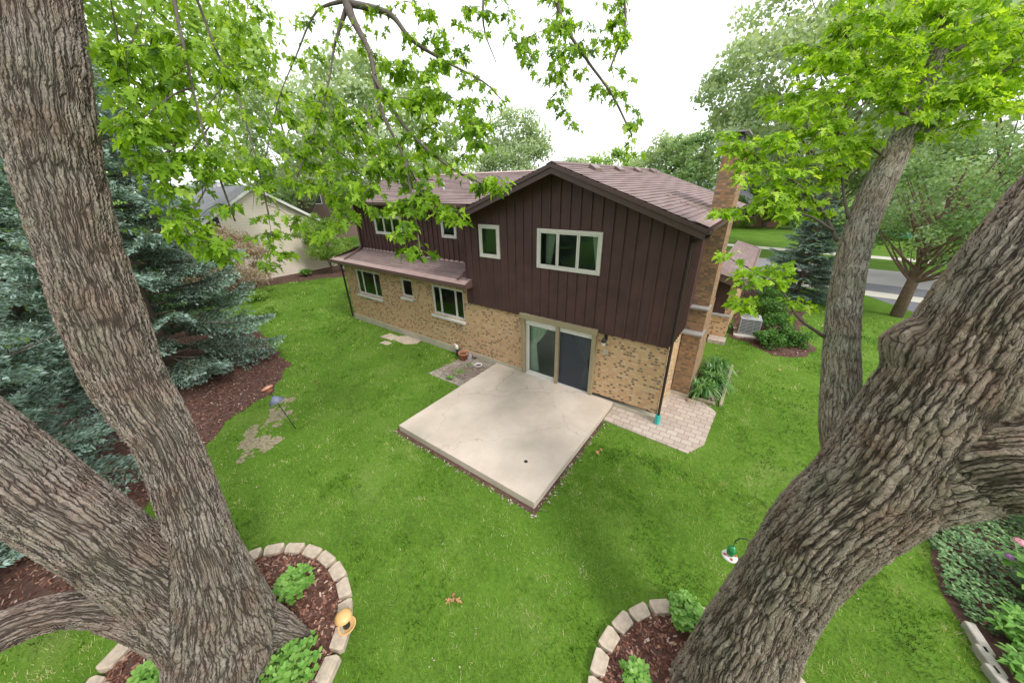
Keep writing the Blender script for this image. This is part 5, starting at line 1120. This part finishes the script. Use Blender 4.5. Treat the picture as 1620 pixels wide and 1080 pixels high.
# air conditioner on its pad
ac = empty('air_conditioner', (1.55, 8.25, 0), 'grey outdoor air conditioning unit with louvred sides on a pale pad', 'air conditioner', rz=.12)
MB().box((-.50, -.50, 0), (.50, .50, .09)).build('pad', M['walk'], ac, bevel=.012)
MB().box((-.33, -.33, .12), (.33, .33, .74)).build('coil', M['acdark'], ac)
f_ = MB().box((-.37, -.37, .092), (.37, .37, .15)).box((-.37, -.37, .74), (.37, .37, .80))
for sx in (-.37, .34):
    for sy in (-.37, .34): f_.box((sx, sy, .15), (sx+.03, sy+.03, .74))
f_.build('cabinet', M['acgrey'], ac, bevel=.01)
f_ = MB()
for k in range(9):
    z = .18+k*.062
    f_.box((-.338, -.362, z), (.338, -.345, z+.026)).box((.345, -.338, z), (.362, .338, z+.026)).box((-.362, -.338, z), (-.345, .338, z+.026))
for k in range(1, 3): f_.box((-.338+.225*k-.008, -.366, .15), (-.338+.225*k+.008, -.3625, .74))
f_.build('louvres', M['acgrey'], ac)
f_ = MB(); f_.lathe([(.31, 0), (.31, .03), (.27, .045), (.27, 0)], (0, 0, .80), 28)
for rr in (.07, .12, .17, .22): f_.lathe([(rr-.006, .03), (rr, .036), (rr+.006, .03)], (0, 0, .81), 24)
for k in range(8):
    a = k*math.pi/4; f_.tube([(0, 0, .85), (.28*math.cos(a), .28*math.sin(a), .838)], .006, 5)
f_.build('fan_grille', M['acgrey'], ac, smooth=False); MB().lathe([(0, 0), (.265, 0)], (0, 0, .806), 24).build('fan_well', M['acdark'], ac)
MB().tube([(-.36, -.1, .2), (-.5, -.05, .12), (-.6, .1, .3), (-.72, .15, .35)], .022, 8).build('refrigerant_line', M['black'], ac)

# yellow feeder standing on a block of the left ring
g = gnd(549, 990, .11); bf = empty('bird_feeder', (g[0], g[1], .11), 'small yellow capped bird feeder on the edging blocks', 'bird feeder')
MB().lathe([(0, .0), (.115, .0), (.13, .03), (.12, .035), (.10, .012), (0, .012)], (0, 0, 0), 24).build('tray', M['yellow'], bf, smooth=True)
MB().lathe([(.05, .012), (.05, .24), (0, .24)], (0, 0, 0), 16).build('seed_tube', M['black'], bf, smooth=True)
MB().lathe([(.118, .235), (.122, .245), (.08, .285), (.02, .30), (0, .30)], (0, 0, 0), 24).build('cap', M['yellow'], bf, smooth=True)
# hanging feeder near the right maple
F0 = gnd(1157, 872, 1.15); hk = empty('shepherd_hook', (F0[0]+.22, F0[1]+.05, 0), 'thin black shepherd hook beside the brown ridged maple', 'garden hook')
MB().tube([(0, 0, -.05), (0, 0, 1.3), (-.03, 0, 1.42), (-.11, -.02, 1.48), (-.19, -.04, 1.44), (-.22, -.05, 1.37), (-.20, -.045, 1.34)], .008, 6).build('pole', M['black'], hk)
hf = empty('hummingbird_feeder', (F0[0], F0[1], 1.05), 'glass bird feeder with green top and white red dish, hanging from the hook', 'bird feeder')
MB().tube([(0, 0, .20), (0, 0, .32)], .004, 5).build('wire', M['black'], hf)
MB().lathe([(0, .21), (.035, .20), (.06, .14), (.055, .06), (.03, .03)], (0, 0, 0), 16).build('bottle', plain('green_glass', (.03, .24, .07), .15, .2, 20, 0), hf, smooth=True)
MB().lathe([(0, .03), (.09, .02), (.105, .0), (.09, -.02), (0, -.02)], (0, 0, 0), 20).build('dish', M['whiteplastic'], hf, smooth=True)
for k in range(4): MB().lathe([(0, .03), (.018, .022), (.02, .0)], (.07*math.cos(k*1.57+.4), .07*math.sin(k*1.57+.4), .012), 8).build('port', M['redroof'], hf)
# feeder pole by the spruce bed, leaning
b0 = gnd(468, 678); t0 = gnd(415, 603, 1.5); vv = t0-b0
pf = empty('feeder_pole', tuple(b0), 'leaning black pole with a bluish cone baffle and copper coloured tray feeder', 'bird feeder')
rotm = Vector(vv).to_track_quat('Z', 'Y').to_matrix().to_4x4(); Lp = np.linalg.norm(vv)
MB().tube([(0, 0, -.1), (0, 0, Lp)], .011, 7).build('pole', M['black'], pf, xf=rotm)
MB().lathe([(.012, .86*Lp-.25), (.02, .86*Lp-.25), (.20, .86*Lp-.43), (.19, .86*Lp-.435), (.012, .86*Lp-.265)], (0, 0, 0), 24).build('baffle', M['slate'], pf, smooth=True, xf=rotm)
MB().lathe([(0, .80*Lp), (.085, .80*Lp), (.07, .86*Lp), (.02, .87*Lp)], (0, 0, 0), 14).build('seed_box', M['terracotta'], pf, xf=rotm)
MB().lathe([(0, .90*Lp), (.14, .875*Lp), (.145, .865*Lp), (0, .865*Lp)], (0, 0, 0), 20).build('roof', M['copper'], pf, smooth=True, xf=rotm)

# pots and odds and ends on the little paved patch
def pot(u, v, r_, h_, mat, label, name='flower_pot', tilt=(0, 0), z=.01, soil=True):
    g = gnd(u, v); e = empty(name, (g[0], g[1], z), label, 'pot'); e.rotation_euler = (tilt[0], tilt[1], 0)
    MB().lathe([(0, .0), (r_*.7, 0), (r_*.95, h_*.82), (r_*1.08, h_*.82), (r_*1.08, h_), (r_*.92, h_), (r_*.86, h_*.75)], (0, 0, 0), 24).build('pot_body', M[mat], e, smooth=True)
    if soil: MB().lathe([(0, h_*.78), (r_*.88, h_*.76)], (0, 0, 0), 20).build('soil', M['mulch_base'], e)
    return e
pot(734, 569, .19, .30, 'terracotta', 'tall terracotta pot standing against the brick wall')
p2 = pot(733, 558, .16, .16, 'terracotta', 'terracotta bowl stacked behind the tall pot', tilt=(.35, .1), z=.22)
pot(757, 583, .13, .16, 'whiteplastic', 'round white pot at the edge of the patio')
e = pot(743, 580, .15, .08, 'whiteplastic', 'shallow white dish filled with green sedum', soil=False)
bp = bigleaf('sedum', (0, 0), .12, .05, '', 101, 26, .05, asp=.4, z=0); 
for c in [x for x in COL.objects if x.parent == bp]: c.parent = e; c.location = (0, 0, .06); c.name = 'sedum_' + c.name.split('.')[0]
bpy.data.objects.remove(bp)
wb = pot(756, 566, .22, .17, 'drystick', 'brown wicker basket heaped with dead leaves by the wall', 'wicker_basket')
for k in range(34):
    a = rs.uniform(0, 6.28); q = rs.uniform(0, .2); tt = rs.uniform(0, 6.28); c = np.array([q*math.cos(a), q*math.sin(a), .15+rs.uniform(0, .06)])
    if k == 0: lm = MB()
    d1 = np.array([math.cos(tt), math.sin(tt), rs.uniform(-.3, .5)])*.06; d2 = np.array([-math.sin(tt), math.cos(tt), rs.uniform(-.3, .3)])*.04; lm.face([c-d1, c+d2, c+d1, c-d2])
lm.build('dead_leaves', M['deadleaf'], wb)
g = gnd(741, 568); o = MB().lathe([(0, 0), (.15, .004), (.165, .02), (.15, .022), (0, .014)], (0, 0, 0), 24).build('saucer', M['acgrey'], smooth=True); o.location = (g[0], g[1], .12); o.rotation_euler = (1.15, 0, .2); tag(o, 'grey saucer leaning behind the white dish', 'saucer')
g = gnd(724, 562); gd = empty('garden_ornament', (g[0], g[1], 0), 'small white and black garden ornament left of the pots', 'garden ornament')
MB().lathe([(.05, 0), (.055, .02), (.06, .24), (.03, .28)], (0, 0, 0), 14).build('lower_body', M['black'], gd, smooth=True)
MB().lathe([(.035, .27), (.065, .31), (.06, .40), (.03, .46), (0, .47)], (0, 0, 0), 14).build('upper_body', M['whiteplastic'], gd, smooth=True)
MB().tube([(0, 0, .42), (-.07, -.03, .47), (-.12, -.05, .45)], [.03, .022, .01], 8).build('head', M['whiteplastic'], gd)
sm_ = MB()
for k in range(330):
    c = np.array([rs.normal(-6.2, .42), rs.normal(-.95, .36), rs.uniform(.02, .12)]); a = rs.uniform(0, 6.28); l = rs.uniform(.08, .30)
    if not (-7.1 < c[0] < -5.6 and -1.7 < c[1] < -.1): continue
    sm_.tube([c-np.array([math.cos(a), math.sin(a), -.1])*l/2, c+np.array([.02, .01, .03]), c+np.array([math.cos(a), math.sin(a), .1])*l/2], .0075, 4)
tag(sm_.build('stick_pile', M['drystick']), 'heap of dry sticks and stems on the paved patch beside the patio', 'sticks', kind='stuff')
for i, (u, v, lb) in enumerate(((728, 592, 'grey green weed sprawling over the stick pile'), (712, 600, 'small weed at the grass corner of the paved patch'))):
    g = gnd(u, v); bedplant(g, .22 if i == 0 else .12, .12, lb, 120+i, 40 if i == 0 else 14, .045, .01, 'weeds on the paved patch')
# fallen leaves on the lawn
r_ = np.random.RandomState(9); proto = None
for (u, v) in ((712, 950), (719, 945), (716, 955), (722, 952), (948, 712), (944, 716), (502, 603), (507, 606), (1232, 588), (1310, 668)):
    g = gnd(u, v); Vl, Fl = leaf_block(np.zeros((1, 3)), np.array([[0, 1., 0]]), np.array([[0, 0, 1.]]), np.array([.11]), np.array([.4]))
    o = np_mesh('fallen_leaf', Vl, Fl, M['deadleaf']); o.location = (g[0], g[1], .06); o.rotation_euler = (r_.uniform(-.4, .4), r_.uniform(-.4, .4), r_.uniform(0, 6))
    tag(o, 'dry tan fallen maple leaf lying on the grass', 'leaf', 'fallen leaves on the lawn')
# fallen twig on the gable roof
tw = MB(); 
for (a, b, c) in (((-.55, 1.2), (-.2, 1.7), (.05, 1.9)), ((-.35, 1.5), (-.25, 1.3), (.0, 1.2)), ((-1.0, 1.4), (-.85, 1.7), (-.75, 1.75)), ((.1, 1.95), (-.1, 2.05), (-.3, 2.0))):
    tw.tube([(x, y, roofz(x)+.045) for x, y in (a, b, c)], [.012, .010, .005], 5)
tag(tw.build('fallen_twig', M['drystick']), 'bare fallen twigs lying on the roof shingles in front of the chimney', 'twig')

# ------------------------------------------------------------------ neighbours
def lapwall(mb, pts, th=.12): pass
def far_window(par, c, w_, h_, axis, sgn):
    """small framed window on a wall at c facing sgn along axis"""
    f_ = MB(); x, y, z = c
    def bx(m, u0, u1, z0, z1, d0, d1):
        if axis == 'x': m.box((x+min(sgn*d0, sgn*d1), y+u0, z+z0), (x+max(sgn*d0, sgn*d1), y+u1, z+z1))
        else: m.box((x+u0, y+min(sgn*d0, sgn*d1), z+z0), (x+u1, y+max(sgn*d0, sgn*d1), z+z1))
    for q in ((-w_/2, -w_/2+.07, -h_/2, h_/2), (w_/2-.07, w_/2, -h_/2, h_/2), (-w_/2+.07, w_/2-.07, h_/2-.07, h_/2), (-w_/2+.07, w_/2-.07, -h_/2, -h_/2+.07), (-.03, .03, -h_/2+.07, h_/2-.07)): bx(f_, *q, .0, .06)
    f = f_.build('window', M['white'], par); g_ = MB(); bx(g_, -w_/2+.07, w_/2-.07, -h_/2+.07, h_/2-.07, .005, .02); o = g_.build('pane', M['acdark'], f); return f
def gable_house(name, loc, size, hw, hr, ridge, wall, roofm, label, wins=(), ov=.4, fascia='white', group=None):
    """ridge axis 'x' or 'y'; size (sx, sy); local origin at one corner"""
    e = empty(name, (loc[0], loc[1], 0), label, 'house', group); sx, sy = size; wl = MB()
    if ridge == 'x': prof = [(0, 0, -.2), (0, sy, -.2), (0, sy, hw), (0, sy/2, hr), (0, 0, hw)]; wl.extr(prof, (sx, 0, 0))
    else: prof = [(0, 0, -.2), (sx, 0, -.2), (sx, 0, hw), (sx/2, 0, hr), (0, 0, hw)]; wl.extr(prof, (0, sy, 0))
    wl.build('wall', M[wall], e)
    k = (hr-hw)/((sy if ridge == 'x' else sx)/2); rf = MB(); h = .16
    if ridge == 'x':
        for s_ in (0, 1):
            y0 = -ov if s_ == 0 else sy+ov; rf.extr([(-ov, y0, hw-ov*k+.02), (-ov, sy/2, hr+.02), (-ov, sy/2, hr+h), (-ov, y0, hw-ov*k+h)], (sx+2*ov, 0, 0))
    else:
        for s_ in (0, 1):
            x0 = -ov if s_ == 0 else sx+ov; rf.extr([(x0, -ov, hw-ov*k+.02), (sx/2, -ov, hr+.02), (sx/2, -ov, hr+h), (x0, -ov, hw-ov*k+h)], (0, sy+2*ov, 0))
    rf.build('roof', M[roofm], e)
    fb = MB()
    if ridge == 'x':
        for xx in (-ov-.03, sx+ov+.002):
            for y0 in (-ov, sy+ov): fb.extr([(xx, y0, hw-ov*k-.06), (xx, sy/2, hr-.06), (xx, sy/2, hr+.13), (xx, y0, hw-ov*k+.13)], (.028, 0, 0))
        fb.box((-ov, -ov-.08, hw-ov*k-.02), (sx+ov, -ov-.002, hw-ov*k+.12))
    else:
        for yy in (-ov-.03, sy+ov+.002):
            for x0 in (-ov, sx+ov): fb.extr([(x0, yy, hw-ov*k-.06), (sx/2, yy, hr-.06), (sx/2, yy, hr+.13), (x0, yy, hw-ov*k+.13)], (0, .028, 0))
        fb.box((sx+ov+.002, -ov, hw-ov*k-.02), (sx+ov+.08, sy+ov, hw-ov*k+.12))
    fb.build('fascia', M[fascia], e)
    for (c, w_, h_, ax, sg) in wins: far_window(e, c, w_, h_, ax, sg)
    return e
def lap_mat(name, c, row=.2):
    m, t, p = newmat(name); sp = N(t, 'ShaderNodeSeparateXYZ'); L(t, pos(t), sp.inputs[0]); z = mth(t, 'DIVIDE', sp.outputs[2], row); fr = mth(t, 'SUBTRACT', z, mth(t, 'FLOOR', z))
    f = nz(t, pos(t), 1.5, 4, .6); c0 = ramp(t, f, [(.3, tuple(x*.93 for x in c)), (.7, c)])
    L(t, mixc(t, mth(t, 'MULTIPLY', mth(t, 'LESS_THAN', fr, .08), .4), c0, tuple(x*.4 for x in c)), p.inputs['Base Color']); p.inputs['Roughness'].default_value = .6; bump(t, p, fr, .5, .02); return m
M['lap_beige'] = lap_mat('beige_lap', (.78, .69, .59)); M['lap_brown'] = lap_mat('brown_vertical', (.19, .12, .11), .3); M['lap_pink'] = lap_mat('pale_pink_lap', (.50, .40, .35))
M['farbrick'] = plain('far_red_brick', (.40, .22, .16), .9, .2, 9, .2); M['pinkroof'] = plain('pink_brown_far_roof', (.36, .24, .21), .9, .15, 3, .2)
M['stucco'] = plain('pale_gravel_drive', (.55, .52, .48), .9, .1, 2, .2)
g = gnd(462, 434)
nb = gable_house('neighbour_house', (g[0]-9, g[1]-5.8), (9, 9.5), 3.2, 6.1, 'x', 'lap_beige', 'grayroof', 'beige sided neighbour house at the left with a white edged grey roof', [((9, 2.0, 3.9), 1.0, 1.2, 'x', 1)])
P_ = polar(385, 46); gable_house('far_neighbour_house', (P_[0]-10, P_[1]-6), (10, 9), 4.8, 6.6, 'x', 'white', 'grayroof', 'distant house with grey roof and white eaves behind the beige one')
P_ = polar(462, 50); gable_house('brown_neighbour_house', (P_[0]-8, P_[1]), (8, 8), 5.3, 7.0, 'x', 'lap_brown', 'pinkroof', 'far brown house with a pinkish roof and one small window', [((8, 2.2, 4.8), 1.6, 1.1, 'x', 1)], fascia='gutter')
gable_house('brick_neighbour_house', (-22, 52), (24, 9), 3.1, 6.4, 'x', 'farbrick', 'grayroof', 'long red brick house with a grey roof across the street, behind the chimney', [((20.5, 0, 1.9), 1.6, 1.3, 'y', -1), ((16, 0, 1.9), 1.6, 1.3, 'y', -1), ((23, 0, 1.9), .9, 1.2, 'y', -1)])
gable_house('street_house', (10, 50), (15, 9), 3.0, 6.2, 'x', 'lap_pink', 'grayroof', 'pale pink house across the street behind the upright maple stem', [((3, 0, 1.8), 1.5, 1.3, 'y', -1), ((8, 0, 1.8), 2.2, 1.3, 'y', -1)])
gable_house('far_street_house', (32, 46), (14, 9), 3.0, 6.0, 'x', 'farbrick', 'pinkroof', 'house across the street at the right edge, mostly behind foliage', [((4, 0, 1.8), 1.5, 1.3, 'y', -1)])
sheet('neighbour_driveway', [(24, 33), (29, 33), (29, 47), (24, 47)], .004, M['drive'])
# shrubs along the far house fronts
for i, (x, y, lb) in enumerate(((-4.5, 50.5, 'low shrub before the brick house, leftmost'), (-1.5, 50.6, 'low shrub before the brick house, by its right corner'), (3.6, 50.8, 'rounded shrub right of the brick house'), (12.5, 49, 'low shrub before the pale pink house'))):
    shrub('foundation_shrub', (x, y), 1.5, 1.0, 1.3, M['fol_c'], lb, 130+i, 900, .2, 'shrubs before the houses across the street')
# teal car parked across the street
P_ = gnd(1421, 377); car = empty('parked_car', (P_[0], 45.0, 0), 'teal car parked at the far houses, glimpsed through the crabapple leaves', 'car')
M['carteal'] = plain('teal_car_paint', (.05, .36, .36), .25, .03, 2, 0, spec=.6)
MB().extr([(-2.2, -.85, .35), (-2.25, -.85, .75), (-1.5, -.85, .95), (1.2, -.85, .98), (2.2, -.85, .85), (2.25, -.85, .4)], (0, 1.7, 0)).build('body', M['carteal'], car, bevel=.06)
MB().extr([(-1.35, -.74, .955), (-.75, -.66, 1.42), (.85, -.66, 1.42), (1.5, -.74, .955)], (0, 1.4, 0)).build('cabin', M['acdark'], car, bevel=.04)
MB().box((-.72, -.62, 1.422), (.82, .70, 1.46)).build('car_roof', M['carteal'], car, bevel=.02)
for x in (-1.4, 1.4):
    for y in (-.87, .67):
        wv = MB().lathe([(0, 0), (.31, 0), (.33, .05), (.33, .15), (.31, .2), (0, .2)], (0, 0, 0), 18).build('wheel', M['black'], car, smooth=True); wv.rotation_euler = (R(-90), 0, 0); wv.location = (x, y, .33)
print('objects', len(COL.objects))
